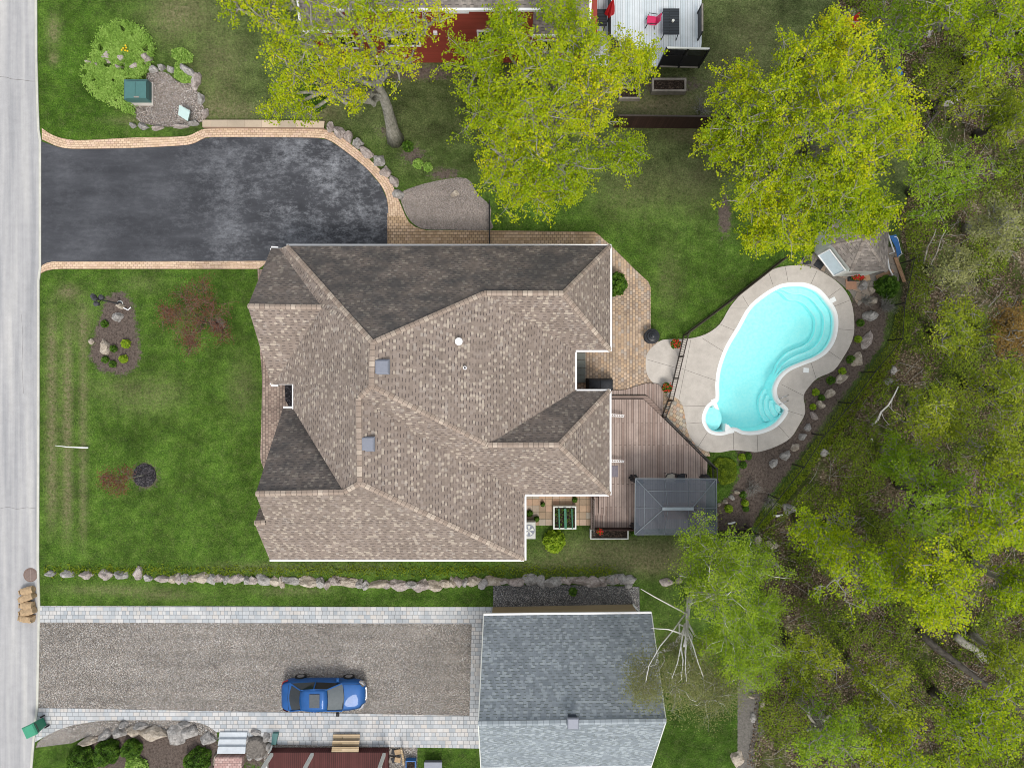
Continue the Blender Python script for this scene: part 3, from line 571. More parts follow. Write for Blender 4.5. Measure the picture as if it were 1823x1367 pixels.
for i in range(n):
    j = (i+1) % n
    mb.add([(L0[i][0], L0[i][1], .05), (L0[j][0], L0[j][1], .05), (L1[j][0], L1[j][1], .09), (L1[i][0], L1[i][1], .09), (L1[j][0], L1[j][1], -.25), (L1[i][0], L1[i][1], -.25)], [(0, 1, 2, 3), (3, 2, 4, 5)])
mb.obj('coping', MT['linewhite'], pool, sm=True)
mb = MB(); L2 = inset(pw, .20); L3 = inset(pw, .34)
for i in range(n):
    j = (i+1) % n; mb.add([(*L2[i], -.1), (*L2[j], -.1), (*L3[j], -1.25), (*L3[i], -1.25)], [(0, 1, 2, 3)])
mb.add([(x, y, -1.25) for x, y in L3], [tuple(range(n))])
mb.obj('basin', MT['liner'], pool)
def ledge(pts, z0, z1, nm='bench', mat='liner'):      # submerged step, px outline given at the surface
    return MB().prism(W2(pts), z0, z1).obj(nm, MT[mat], pool)
# right hand bench: band just inside the wall from the top round to the lower right
ri = [i for i in range(n)]
def band(i0, i1, d0, d1, z, nm, mat='liner', zb=-1.24):
    ids = [(i0+k) % n for k in range(i1-i0+1)]; m2 = MB(); m = len(ids); base = inset(pw, .22); a = {}; b = {}
    full = inset(pw, .4)
    for q, i in enumerate(ids):
        tq = min(1, q/9, (m-1-q)/9); tq = tq*tq*(3-2*tq); e = (Vector(full[i])-Vector(base[i])).normalized()
        p0 = Vector(base[i]); a[i] = tuple(p0+e*(d0-.22)*(tq if d0 > .3 else 1)); b[i] = tuple(p0+e*((d1-.22)*tq+.02))
    for q in range(m-1):
        i, j = ids[q], ids[q+1]
        m2.add([(*a[i], z), (*a[j], z), (*b[j], z), (*b[i], z), (*b[j], zb), (*b[i], zb)], [(0, 1, 2, 3), (3, 2, 4, 5)])
    return m2.obj(nm, MT[mat], pool)
BI = (len(pool_px)-8, len(pool_px)+45)
band(*BI, .25, .60, -.42, 'bench'); band(*BI, .58, .62, -.405, 'bench_edge', 'liner_pale', -.44)
band(*BI, .62, .95, -.80, 'bench'); band(*BI, .93, .97, -.785, 'bench_edge', 'liner_pale', -.82)
for k, (r, z) in enumerate([(34, -.85), (27, -.62), (20, -.40), (12, -.2)]):
    pts = [(1400+(-r*1.05)*math.cos(t)+0, 726+r*1.25*math.sin(t)) for t in [(-1.15+2.3*q/12) for q in range(13)]]
    pts = [(max(x, 1352), y) for x, y in pts]+[(1392, 726+r*.9), (1396, 726), (1388, 726-r*.8)]
    pts = [p for p in pts]
    a = [(1388-(r)*math.cos(t)+6, 722+r*1.15*math.sin(t)) for t in [(-1.5+3.0*q/14) for q in range(15)]]
    ok = [p for p in a]
    sd_ = seg_sdf(np.array([p[0] for p in ok]), np.array([p[1] for p in ok]), pool_px)
    ok = [p for p, s in zip(ok, sd_) if s > 7]
    if len(ok) > 3:
        ok2 = ok+[(1389, ok[-1][1]-2), (1392, 733), (1391, 722), (1388, min(p[1] for p in ok)+3)]
        ledge(ok2, -1.24, z, 'pool_step'); 
        MB().tube([P(x, y).to_3d()+Vector((0, 0, z+.01)) for x, y in ok], .025, 5).obj('step_edge', MT['liner_pale'], pool)
# spa floor and the white tongues that part it from the pool
spa = [(1272+17*math.cos(t), 746+21*math.sin(t)) for t in [q*math.pi/9 for q in range(18)]]
ledge(spa, -1.24, -.45, 'spa_floor')
MB().prism(W2([(1265,712),(1272,709),(1275,716),(1280,730),(1272,726)]), -1.2, .085).obj('divider', MT['linewhite'], pool)
MB().prism(W2([(1291,754),(1296,756),(1304,765),(1307,770),(1300,771),(1293,773),(1290,768)]), -1.2, .087).obj('divider', MT['linewhite'], pool)
MB().add([(x, y, -.04) for x, y in inset(pw, .215)], [tuple(range(n))]).obj('water', MT['water'], pool)
lad = MB()
for y in (706, 716): lad.tube([P(1388,y+4,.0), P(1388,y+4,.55), P(1392,y+2,.75), P(1399,y-1,.72), P(1404,y-3,.45), P(1404,y-3,.05)], .03, 6)
lad.obj('handrail', MT['chrome'], pool, sm=True)
for (x, y, a) in ((1483,534,.5), (1435,659,-.1)):
    tag(MB().box(P(x, y, .075), (.32, .28, .02), a).obj('skimmer_lid', MT['linewhite'], base=P(x, y)), 'square white skimmer lid '+('beside the upper right rim of the pool' if y < 600 else 'on the terrace in the inner bend of the pool'), 'lid', 'skimmer lids')
# ------------------------------------------------------------ roofs
class Roof:
    def __init__(s): s.mb = MB(); s.st = []
    def face(s, pts, stain_shade=0.0):
        v = [P(*p) if not isinstance(p, Vector) else p for p in pts]; m = len(v); nn = Vector((0, 0, 0))
        for i in range(m): a, b = v[i], v[(i+1) % m]; nn += Vector(((a.y-b.y)*(a.z+b.z), (a.z-b.z)*(a.x+b.x), (a.x-b.x)*(a.y+b.y)))
        nn.normalize()
        if nn.z < 0: nn = -nn; v = v[::-1]
        up = (Vector((0, 0, 1))-nn*nn.z).normalized(); u = up.cross(nn)
        s.mb.add(v, [tuple(range(m))], [[(p.dot(u)+50, p.dot(up)+50) for p in v]]); s.st.append(stain_shade)
    def obj(s, name, mat, parent):
        o = s.mb.obj(name, MT[mat], parent); me = o.data
        a = me.attributes.new('stain_shade', 'FLOAT', 'FACE'); a.data.foreach_set('value', np.array(s.st, dtype=np.float32)); return o
def caps(pairs, mat, parent, w=.125, name='ridge_cap'):
    mb = MB()
    for a, b in pairs:
        A, B = P(*a), P(*b); d = (B-A); L = d.length; t = d.normalized(); side = t.cross(Vector((0, 0, 1))).normalized()*w; dn = Vector((0, 0, -.07)); k = Vector((0, 0, .055))
        vs = [A-side+dn+k, A+k, A+side+dn+k, B-side+dn+k, B+k, B+side+dn+k, A-side+dn*2, A+side+dn*2, B-side+dn*2, B+side+dn*2]
        u0 = random.random()*9; q = [(u0, .1), (u0, .2), (u0+L, .2), (u0+L, .1)]
        q2 = [(u0, .2), (u0, .3), (u0+L, .3), (u0+L, .2)]
        mb.add(vs, [(0, 1, 4, 3), (1, 2, 5, 4), (0, 3, 8, 6), (2, 7, 9, 5)], [q, q2, q, q2])
    return mb.obj(name, MT[mat], parent)
def gutters(runs, parent, w=.10, h=.12, mat='white', name='gutter', out=.05):
    for a, b in runs:
        mb = MB(); A, B = P(*a), P(*b); d = (B-A).normalized()*.0
        mb.beam(A-d-Vector((0, 0, h/2)), B+d-Vector((0, 0, h/2)), w, h); mb.obj(name, MT[mat], parent)
def zs_(py):
    a = (py-683.5)/1230; return (3+1.0165*9.655-1.0165*a*41)/(1-1.0165*a)
house = empty('house', P(780, 700), 'large house with a brown shingled many hipped roof, centre of the picture', 'house')
z = 3.0
TL=(510,438,3.7); PK=(663,610,8.7); PK2=(661,687,8.7); LR=(638,709,8.0); LR2=(640,860,8.0); SG=(612,876,zs_(876)); SA=(455,879,zs_(879)); NR1=(862,522,6.0); NR2=(1003,522,6.05)
NE=(1087,437,z); EE=(1087,624,z); IC=(1024,624,z); ID=(1024,695,z); SE1=(1086,695,z); SE2=(1086,880,z); SI=(934,880,z); SS=(934,996,z); SW=(480,996,z); SR1=(868,792,5.8); SR2=(995,792,5.9)
GA=(441,545,6.4); GB=(573,547,6.4); G1=(483,441,z); G2=(483,685,z); G3=(497,443,3.3); G4=(487,684,3.05); E1=(522,684,4.35); E2=(522,728,4.35); E3=(522,727,3.0); N1=(504,726,z)
R = Roof()
R.face([TL, NE, NR2, NR1, PK], .74)                     # north slope, darkened for algae and painted shade
R.face([NE, EE, NR2], .0)
R.face([NR1, NR2, EE, IC], .0)
R.face([PK, NR1, IC, ID, SR1, PK2], .0)
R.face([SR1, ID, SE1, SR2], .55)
R.face([SR2, SE1, SE2], .0)
R.face([PK2, SR1, SR2, SE2, SI, LR], .0)
R.face([LR, SI, SS, LR2], .0)
R.face([LR2, SS, SW, (453,931,zs_(931)), (474,930,zs_(930)), SA, SG], .0)
R.face([TL, PK, GB, G3], .04); R.face([PK, PK2, E1, G4, GB], .02); R.face([PK2, LR, LR2, SG, E2, E1], .02)
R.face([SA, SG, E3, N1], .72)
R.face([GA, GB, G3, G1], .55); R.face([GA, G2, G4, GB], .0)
R.face([(453,931,zs_(931)), (474,930,zs_(930)), (474,905,4.5), (461,905,4.45)], .2)
R.obj('roof', 'shingle', house)
caps([(TL, PK), (PK, NR1), (NR1, NR2), (NR2, NE), (NR2, EE), (PK, PK2), (PK2, LR), (LR, LR2), (PK2, SR1), (SR1, SR2), (SR2, SE1), (SR2, SE2), (LR2, SS), (LR2, SG), (SA, SG), (GA, GB), ((453,931,5.58), (472,930,5.57))], 'cap', house)
gutters([((510,436,z+.02), (1088.5,436.5,z+.02)), ((1088,438,z+.02), (1088,625,z+.02)), ((1085,625,z+.02), (1025,625,z+.02)), ((1025.5,627,z+.02), (1025.5,694,z+.02)), ((1026,694.5,z+.02), (1087.5,694.5,z+.02)), ((1087,697,z+.02), (1087,881,z+.02)),
         ((1084,881.5,z+.02), (935,881.5,z+.02)), ((935.5,883,z+.02), (935.5,997,z+.02)), ((933,997.5,z+.02), (480,997.5,z+.02)), ((521.5,684,4.32), (521.5,728,4.32)), ((504,725,z+.02), (520,725,z+.02)), ((483,686.5,z+.02), (495,686.5,z+.02)), ((482,682,z+.02), (482,685,z+.02)), ((483,440,z+.02), (495,440.5,z+.02)), ((482.5,442,z+.02), (482.5,450,z+.02))], house)
rk = MB()
for a, b in ((G1, GA), (GA, G2), (SA, N1), (SA, (474,931,5.3)), ((453,931,zs_(931)), SW)):
    A, B = P(*a), P(*b); d = Vector((.05, 0, -.17)); MB().beam(A+d, B+d, .04, .14).obj('rake_board', MT['white'], house)
fp = [(484,441),(1086,437),(1086,623),(1023,623),(1023,696),(1085,696),(1085,879),(933,879),(933,995),(481,995),(481,800),(505,790),(505,727),(521,727),(521,685),(484,685)]
fw = [P2(x, y, z) for x, y in fp]
MB().prism(fw, 2.86, 2.93).obj('soffit', MT['white'], house)
MB().prism(inset(fw, .42), 0, 2.858).obj('wall', MT['brickwall'], house)
gw = MB()
for a, b, c in ((G1, GA, G2), (N1, SA, (480,996,3))):
    A, B, C_ = P(*a), P(*b), P(*c); s = Vector((.38, 0, -.12)); t_ = Vector((.6, 0, -.12))
    if a is G1: vs = [A+s+Vector((0, -.35, 0)), B+s+Vector((0, 0, -.15)), C_+s+Vector((0, .35, 0))]
    else: vs = [Vector((-12.2, A.y-.3, 2.9)), Vector((-12.2, B.y, B.z-.25)), Vector((-12.2, C_.y+.3, 2.9))]
    vs += [v+Vector((.2, 0, 0)) for v in vs]; MB().add(vs, [(0, 1, 2), (5, 4, 3), (0, 3, 4, 1), (1, 4, 5, 2), (2, 5, 3, 0)]).obj('gable_wall', MT['brickwall'], house)
for (x, y, zz) in ((680,653,8.35), (654,790,7.6)):
    v = MB().box(P(x, y, zz+.16), (.72, .72, .16), 0, .02).box(P(x, y, zz+.29), (.62, .62, .12), 0, .03, .92).obj('roof_vent', MT['greyvent'], house)
p1 = P(818, 609, 6.35); p1.z = 5.6
fl = MB().lathe(p1+Vector((0, 0, .35)), [(.30, -.25), (.26, 0), (.18, .08)], 18).lathe(p1, [(.16, .2), (.16, 1.15), (.19, 1.15), (.19, 1.28), (.05, 1.33)], 18).obj('flue_pipe', MT['white'], house, sm=False)
p2 = P(828, 655, 6.4); p2.z = 6.0
vt = MB().lathe(p2, [(.16, 0), (.10, .2), (.09, .62)], 14).obj('vent_pipe', MT['white'], house); MB().lathe(p2, [(.055, .60), (.055, .626)], 12).obj('pipe_opening', MT['black'], vt)
# planter strip in the entry recess
sheet('entry_planter_soil', [(508,683),(523,683),(523,724),(516,724),(509,712)], 'mulch_black', .12, 0, 'black mulch bed in the entry recess of the house')
# ------------------------------------------------------------ grey roofed garage, lower centre
gar = empty('garage', P(1010, 1230), 'garage with blue grey shingled gable roof and tan side wall', 'garage')
a1=(861,1095,3.0); a2=(1160,1092,3.0); r1=(851.5,1288,6.8); r2=(1186,1283,6.8); b1=(856,1366,3.0); b2=(1160,1362.5,3.0)
# keep the gable ends square in the world: reuse the same X for eaves and ridge
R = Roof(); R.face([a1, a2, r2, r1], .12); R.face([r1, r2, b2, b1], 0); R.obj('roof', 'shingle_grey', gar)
caps([(r1, r2)], 'cap_grey', gar, .12)
gutters([((861,1093.5,z+.02), (1160,1090.5,z+.02)), ((856,1367.5,z+.02), (1160,1364,z+.02))], gar, .10)
rk = MB()
for a, b in ((a1, r1), (a2, r2), (b1, r1), (b2, r2)):
    d = Vector((0, 0, -.08)); MB().beam(P(*a)+d, P(*b)+d, .05, .14).obj('rake_board', MT['offwhite'], gar)
A1, A2, B1, B2 = P(877,1080), P(1126,1075), P(877,1372,0), P(1126,1370,0)
B1.y = P(*b1).y+.35; B2.y = P(*b2).y+.35; yr = P(*r1).y
MB().prism([(A1.x, A1.y), (A2.x, A2.y), (A2.x, B2.y), (A1.x, B1.y)], 0, 2.95).obj('wall', MT['tanwall'], gar)
gb = MB()
for xx in (A1.x, A2.x-.15): MB().add([(xx, A1.y, 2.951), (xx, yr, 6.45), (xx, B1.y, 2.951), (xx+.15, A1.y, 2.951), (xx+.15, yr, 6.45), (xx+.15, B1.y, 2.951)], [(0, 1, 2), (5, 4, 3), (0, 3, 4, 1), (1, 4, 5, 2)]).obj('gable_wall', MT['tanwall'], gar)
MB().tube([P(1141,1091,2.95), P(1136,1086,2.5), P(1128,1077,2.2), P(1127,1075,.1)], .045, 6).obj('downspout', MT['offwhite'], gar)
cv = P(1019, 1281, 6.7); cv.z = 6.2
cvo = MB().box(cv+Vector((0, 0, .35)), (.42, .42, .9), 0).obj('roof_vent', MT['ventdark'], gar); MB().box(cv+Vector((0, 0, .86)), (.55, .55, .14), 0, .04).obj('vent_cap', MT['greyvent'], cvo)
# ============================================================ rocks
ROCKM = {}
def rock(px, py, rx, ry, h=None, mat='rockA', rot=0.0, label=None, group=None, name='boulder', z=0.0, sub=3):
    """rx, ry half sizes in photo pixels"""
    k = H/F; h = h if h is not None else (rx+ry)/2*k*.9
    bm = bmesh.new(); bmesh.ops.create_icosphere(bm, subdivisions=sub, radius=1.0)
    sd = random.random()*100; A, B = rx*k, ry*k
    for _ in range(10):                                    # chip flat faces
        nrm = Vector((random.uniform(-1, 1), random.uniform(-1, 1), random.uniform(-.1, 1))).normalized(); d0 = random.uniform(.52, .82)
        for v in bm.verts:
            q = v.co.dot(nrm)
            if q > d0: v.co -= nrm*(q-d0)*.85
    ca, sa = math.cos(rot), math.sin(rot)
    for v in bm.verts:
        q = v.co*1.3+Vector((sd, sd*.7, 0)); f = 1.08+.28*mnoise.noise(q)+.15*mnoise.noise(q*3)+.08*mnoise.noise(q*7)
        x, y, zz = v.co.x*f*A*1.1, v.co.y*f*B*1.1, v.co.z*f*h
        v.co = Vector((x*ca-y*sa, x*sa+y*ca, zz+h*.05))
    me = bpy.data.meshes.new(name); bm.to_mesh(me); bm.free(); me.materials.append(MT[mat])
    o = bpy.data.objects.new(name, me); COL.objects.link(o); o.location = P(px, py, z)
    return tag(o, label, 'boulder', group)
ORD = ['first','second','third','fourth','fifth','sixth','seventh','eighth','ninth','tenth','eleventh','twelfth','thirteenth','fourteenth','fifteenth','sixteenth','seventeenth','eighteenth','nineteenth','twentieth']
def ordn(i):
    if i < 20: return ORD[i]
    t = ['twenty', 'thirty', 'forty', 'fifty'][(i+1)//10-2]; u = (i+1) % 10
    return {20: 'twentieth', 30: 'thirtieth', 40: 'fortieth', 50: 'fiftieth'}[i+1] if u == 0 else t+'-'+ORD[u-1]
cname = {'rockA': 'pinkish grey', 'rockB': 'grey', 'rockC': 'pale tan'}
# stone row between the lots
row = [(92,1021,10,6,'rockB'),(120,1021,12,8,'rockB'),(156,1022,12,8,'rockA'),(188,1022,14,10,'rockA'),(218,1024,12,9,'rockB'),(245,1020,9,11,'rockA'),(264,1028,8,6,'rockB')]
x = 281
while x < 1125:
    w = random.choice([8, 10, 13, 16, 20, 24]); y = np.interp(x, [280,330,400,500,600,700,800,880,960,1040,1095], [1030,1030,1030,1033,1038,1042,1038,1035,1033,1034,1030])
    row.append((x+w*.6, y+random.uniform(-3, 3), w*.85, random.uniform(6.5, 10.5), random.choice(['rockA', 'rockA', 'rockB', 'rockC']))); x += w*1.18
row.append((1096,1030,20,11,'rockB'))
for i, (a, b, c, d, m) in enumerate(row[:59]):
    rock(a, b, c, d, .34, m, random.uniform(-.15, .15), '%s boulder, %s from the road in the long stone row' % (cname[m], ordn(i)), 'boulders of the long stone row')
for i, (a, b, c, d, m) in enumerate([(1118,1041,7,6,'rockB'),(1186,1036,12,7,'rockA'),(1208,1034,6,5,'rockC')]):
    rock(a, b, c, d, .35, m, 0, ['small grey boulder behind the big one ending the stone row', 'flat pinkish boulder alone past the end of the stone row', 'small pale boulder farthest right past the stone row'][i], 'boulders past the stone row')
for i, (a, b, c, d, m, r) in enumerate([(588,228,8,10,'rockA',.3),(603,238,13,9,'rockA',-.6),(622,246,8,10,'rockA',0),(638,257,10,10,'rockB',-.4),(654,273,14,9,'rockA',-.5),(675,288,12,11,'rockB',-.7),(687,306,10,11,'rockA',-.2),(703,324,7,11,'rockA',.5),(709,347,9,10,'rockB',.3)]):
    rock(a, b, c, d, .5, m, r, '%s boulder, %s counting down from the coping wall along the driveway curve' % (cname[m], ordn(i)), 'boulders along the driveway curve')
for i, (a, b, c, d, m, r) in enumerate([(1550,561,13,11,'rockB',.2),(1551,518,6,7,'rockC',0),(1553,535,8,6,'rockC',.3),(1537,508,7,9,'rockB',0),(1543,604,10,15,'rockA',-.2),(1524,641,13,11,'rockC',.3),(1496,674,14,9,'rockC',.7),(1476,701,11,8,'rockC',.5),(1459,720,7,7,'rockC',0),(1448,740,6,8,'rockA',.6),(1438,762,6,7,'rockB',0),(1428,777,6,6,'rockB',0),(1415,795,8,6,'rockC',.7),(1397,811,11,8,'rockB',.7),(1377,824,7,9,'rockB',-.3),(1531,513,5,5,'rockB',0)]):
    l = ['largest white grey boulder between pool terrace and wire fence', 'pale boulder beside the shrub by the pool shed', 'flat tan boulder below the pool shed shrub', 'grey boulder nearest the flagstones by the pool shed', 'tall narrow boulder right of the pool, below the largest one', 'tan boulder at the outer bend of the pool terrace', 'long tan boulder lower right of the pool bend', 'tan block boulder right of the inner terrace corner', 'small tan boulder right of the inner terrace corner', 'thin boulder beside the inner curve of the terrace', 'small greenish grey boulder right of the pool steps', 'smallest grey stone in the mulch below the pool steps', 'small pale boulder at the lower right terrace edge', 'long grey boulder below the lower right terrace edge', 'greenish boulder lowest of the row along the pool terrace', 'small grey stone touching the flagstones above the mulch bed'][i]
    rock(a, b, c, d, .45, m, r, l, 'boulders around the pool bed')
for i, (a, b, c, d, m, r, l) in enumerate([(192,105,10,11,'rockA',0,'round pinkish boulder in the ground cover, left of the yellow flower'),(219,107,9,7,'rockA',-.4,'pinkish boulder just below the yellow flower'),(263,106,10,12,'rockA',0,'pale upright boulder at the right rim of the ground cover'),(214,122,6,5,'rockA',0,'small pinkish stone in the middle of the ground cover'),(243,120,9,7,'rockA',.2,'flat pinkish boulder in the ground cover above the green box'),(161,113,7,5,'rockA',0,'dull stone at the left rim of the ground cover'),(176,118,5,4,'rockA',0,'small dull stone near the left rim of the ground cover'),
    (274,124,9,6,'rockB',0,'grey boulder at the top left of the pink gravel bed'),(290,121,8,6,'rockB',0,'grey boulder at the top of the pink gravel bed'),(305,125,6,7,'rockB',.3,'dark grey boulder at the top of the pink gravel bed'),(333,125,15,8,'rockB',-.6,'long dark boulder beside the small ground cover clump'),(352,146,8,17,'rockA',-.15,'tall pale boulder at the right of the pink gravel bed'),(359,178,6,12,'rockB',0,'grey boulder halfway down the right side of the gravel bed'),(367,203,5,9,'rockA',-.4,'thin boulder at the left end of the coping wall'),
    (237,224,7,5,'rockB',-.4,'squared grey stone at the lower left of the pink gravel bed'),(255,226,10,6,'rockB',-.2,'flat grey boulder at the bottom of the gravel bed'),(280,229,10,5,'rockA',.1,'flat pinkish boulder at the bottom of the gravel bed'),(322,226,13,4,'rockA',.15,'long thin stone at the bottom right of the gravel bed'),(346,222,10,4,'rockB',.2,'thin grey stone close to the left end of the coping wall')]):
    rock(a, b, c, d, .4, m, r, l, 'boulders around the green utility box')
for i, (a, b, c, d, m, r, l) in enumerate([(187,620,9,14,'rockC',.2,'large pale boulder in the lamp post bed'),(210,565,10,8,'rockB',.2,'white grey boulder in the upper part of the lamp post bed'),(214,545,8,5,'rockC',0,'low tan stone under the lamp post'),(163,608,4,5,'rockC',0,'tiny tan stone at the left rim of the lamp post bed')]):
    rock(a, b, c, d, .35, m, r, l, 'boulders in the lamp post bed')
for i, (a, b, c, d, m, r, l) in enumerate([(160,1316,15,8,'rockC',.3,'tan boulder at the left end of the shrub bed wall'),(188,1308,12,9,'rockB',.2,'grey boulder second from the left in the shrub bed wall'),(215,1302,14,11,'rockB',0,'grey tan boulder third from the left above the round shrubs'),(240,1301,12,10,'rockC',0,'tan boulder fourth from the left above the smallest round shrub'),(274,1303,27,16,'rockC',.05,'largest flat boulder of the shrub bed wall'),(316,1308,16,19,'rockB',0,'tall grey boulder in the middle of the shrub bed wall'),(341,1302,14,13,'rockB',-.3,'dark grey boulder above the right hand round shrub'),(371,1314,15,11,'rockB',-.2,'grey boulder at the right end of the shrub bed wall'),(222,1288,9,5,'rockB',.1,'small dark boulder touching the gravel crescent'),(252,1290,14,5,'rockB',0,'low dark boulder behind the largest flat one'),(330,1288,12,5,'rockB',0,'low grey boulder beside the curved grey pavers'),(386,1350,5,9,'rockC',0,'thin stone left of the pink paver path')]):
    rock(a, b, c, d, .5, m, r, l, 'boulders of the shrub bed wall')
for i, (a, b, c, d) in enumerate([(455,1302,12,6),(476,1310,7,8),(478,1328,8,7),(446,1345,6,7),(441,1318,4,8),(462,1345,9,6)]):
    rock(a, b, c, d, .35, 'rockB', 0, 'grey stone, %s clockwise from the top around the stump right of the steps' % ORD[i], 'stones around the stump')
for i, (a, b, c, d, m, l) in enumerate([(809,346,9,6,'rockC','tan stone lying on the crushed stone pad'),(1280,898,4,3,'rockC','edging stone nearest the gazebo'),(1290,893,6,4,'rockC','second edging stone from the gazebo'),(1303,885,5,4,'rockB','third edging stone from the gazebo'),(1313,876,5,4,'rockC','fourth edging stone from the gazebo'),(1466,806,9,7,'rockB','flat grey rock outside the wire fence, below the pool'),(1590,659,9,8,'rockB','grey rock in the undergrowth right of the wire fence'),(1581,680,7,7,'rockB','second grey rock in the undergrowth right of the wire fence'),(1403,905,13,10,'rockB','smooth grey rock at the edge of the woods below the gazebo garden'),(1337,1238,8,5,'rockC','pale flat stone on the grey dirt strip at the lower right'),(1356,1252,4,7,'rockC','small upright stone on the grey dirt strip'),(1340,1275,7,9,'rockB','grey rock at the lower dirt strip'),(1313,1352,11,14,'rockC','pale rock heap at the bottom end of the dirt strip'),(1403,1192,6,5,'rockB','grey block in the woods right of the dirt strip'),(1372,968,13,7,'rockC','pale rock under the birches at the edge of the woods'),(1350,962,6,10,'rockC','thin pale rock left of the one under the birches'),(1568,1303,7,5,'rockC','pale stump shaped rock at the bottom of the woods'),(1513,25,9,12,'rockB','grey rock at the top corner of the woods'),(1650,58,12,9,'rockB','broad grey rock under the trees at the top right'),(1690,175,16,13,'rockB','large grey rock under the trees at the upper right')]):
    rock(a, b, c, d, .3, m, random.uniform(-.5, .5), l, None)
# ============================================================ leafy things
def leafmesh(name, pts, size, mat, parent, tilt=.9, tint=None, var=.25, asp=1.5):
    """one small bent-diamond leaf per point"""
    n = len(pts); pts = np.asarray(pts); a = rng.random(n)*2*np.pi
    u = np.stack([np.cos(a), np.sin(a), rng.normal(0, tilt*.5, n)], -1); u /= np.linalg.norm(u, axis=1)[:, None]
    w = np.stack([-np.sin(a), np.cos(a), rng.normal(0, tilt*.5, n)], -1); w /= np.linalg.norm(w, axis=1)[:, None]
    s = size*(1+rng.normal(0, var, n)).clip(.5, 1.8); L = (s*asp*.5)[:, None]; Wd = (s*.5)[:, None]
    v = np.stack([pts-u*L, pts+w*Wd, pts+u*L, pts-w*Wd], 1).reshape(-1, 3)
    f = np.arange(4*n).reshape(n, 4)
    if tint is None: tint = rng.random(n)
    c = np.ones((n, 4)); c[:, 0] = np.clip(tint, 0, 1); c = np.repeat(c, 4, axis=0)
    return npmesh(name, v, f, mat, parent, c)
def inpoly_pts(poly, n, pad=0):
    poly = np.array(poly, float); lo, hi = poly.min(0), poly.max(0); out = []
    while sum(len(o) for o in out) < n:
        q = lo+rng.random((n*2, 2))*(hi-lo); s = seg_sdf(q[:, 0], q[:, 1], poly); out.append(q[s > pad])
    return np.concatenate(out)[:n]
def px2w(q, z): 
    k = (H-z)/F; return np.stack([(q[:, 0]-CX)*k, (CY-q[:, 1])*k, z+0*k], -1)
def shrub(px, py, r, h, label, mat='shrub', n=None, size=.07, cat='shrub', group=None, name='shrub', trunk=True, tight=.12, z0=0.0):
    """r in photo px; leaves on and inside a slightly lumpy dome"""
    R_ = r*H/F; b = P(px, py, z0); root = empty(name, b, label, cat, group); n = n or int(1600*R_*R_+120)
    d = rng.normal(size=(n, 3)); d /= np.linalg.norm(d, axis=1)[:, None]; d[:, 2] = np.abs(d[:, 2])
    sd = rng.random(3)*50; lump = np.array([mnoise.noise(Vector(x*2.6+sd)) for x in d])
    rad = (1-np.abs(rng.normal(0, tight, n)))*(1+.22*lump)
    p = d*rad[:, None]*np.array([R_, R_, h])+np.array([b.x, b.y, z0+.04])
    leafmesh('foliage', p, size, MT[mat], root, 1.0, .45+.28*lump*2+rng.normal(0, .17, n))
    if trunk:
        m = MB()
        for i in range(5):
            a = random.random()*6.28; m.tube([b+Vector((0, 0, 0)), b+Vector((math.cos(a)*R_*.3, math.sin(a)*R_*.3, h*.4)), b+Vector((math.cos(a)*R_*.7, math.sin(a)*R_*.7, h*.75))], [.025, .016, .008], 5)
        m.obj('branches', MT['bark_dark'], root)
    return root
shrub(150,1348,24,.9,'broad round clipped shrub at the lower left corner beside the small lawn', n=5500, size=.055, group='clipped shrubs', tight=.05)
shrub(195,1335,22,1.0,'round clipped shrub between the lower left one and the smallest', n=5200, size=.055, group='clipped shrubs', tight=.05)
shrub(238,1328,16,.8,'smallest round clipped shrub below the boulder wall', n=3200, size=.055, group='clipped shrubs', tight=.05)
shrub(356,1349,22,1.0,'round clipped shrub standing alone left of the blue grey steps', n=5200, size=.055, group='clipped shrubs', tight=.05)
shrub(245,1364,20,.35,'low bright leafy perennial patch at the bottom of the shrub bed', 'cover', n=1500, size=.08, group='perennials')
for a, b, c, h, m, l in [(226,612,8,.35,'shrub','yellow green tuft at the right of the lamp post bed'),(222,639,7,.35,'shrub','yellow green tuft at the bottom right of the lamp post bed'),(188,577,6,.3,'shrub','small green clump at the upper left of the lamp post bed'),(204,621,6,.3,'shrub','small green clump right of the large pale boulder'),(189,640,6,.25,'shrub','small green clump below the large pale boulder'),(202,648,6,.25,'shrub','lowest green clump in the lamp post bed')]:
    shrub(a, b, c, h, l, m if 'yellow' not in l else 'leafG', n=420, size=.06, group='plants in the lamp post bed', trunk=False)
shrub(1093,508,20,1.6,'glossy green shrub poking out from under the rear eave', 'greenleafy' if 'greenleafy' in MT else 'shrub', n=2600, size=.10)
shrub(986,962,20,1.0,'bright yellow green shrub below the garden box', 'leafG', n=2600, size=.08, tight=.25)
shrub(1575,511,20,1.0,'leafy green shrub beside the pool shed', 'shrub', n=2600, size=.09, tight=.25)
shrub(1288,838,24,.35,'low dark green juniper mat beside the gazebo', 'under', n=5000, size=.05, trunk=False)
for i, (a, b, c) in enumerate([(1530,575,6),(1526,604,6),(1513,640,7),(1498,661,6),(1478,677,7),(1451,698,6),(1461,708,5),(1446,724,5),(1331,812,6),(1320,813,6),(1322,827,6),(1296,905,7),(1322,880,6),(1325,895,6),(1327,905,5)]):
    shrub(a, b, c, .3, 'small green perennial, %s clockwise in the mulch around the pool terrace' % ordn(i), 'leafG' if i % 2 else 'shrub', n=260, size=.07, group='perennials around the pool', trunk=False, name='perennial', cat='plant')
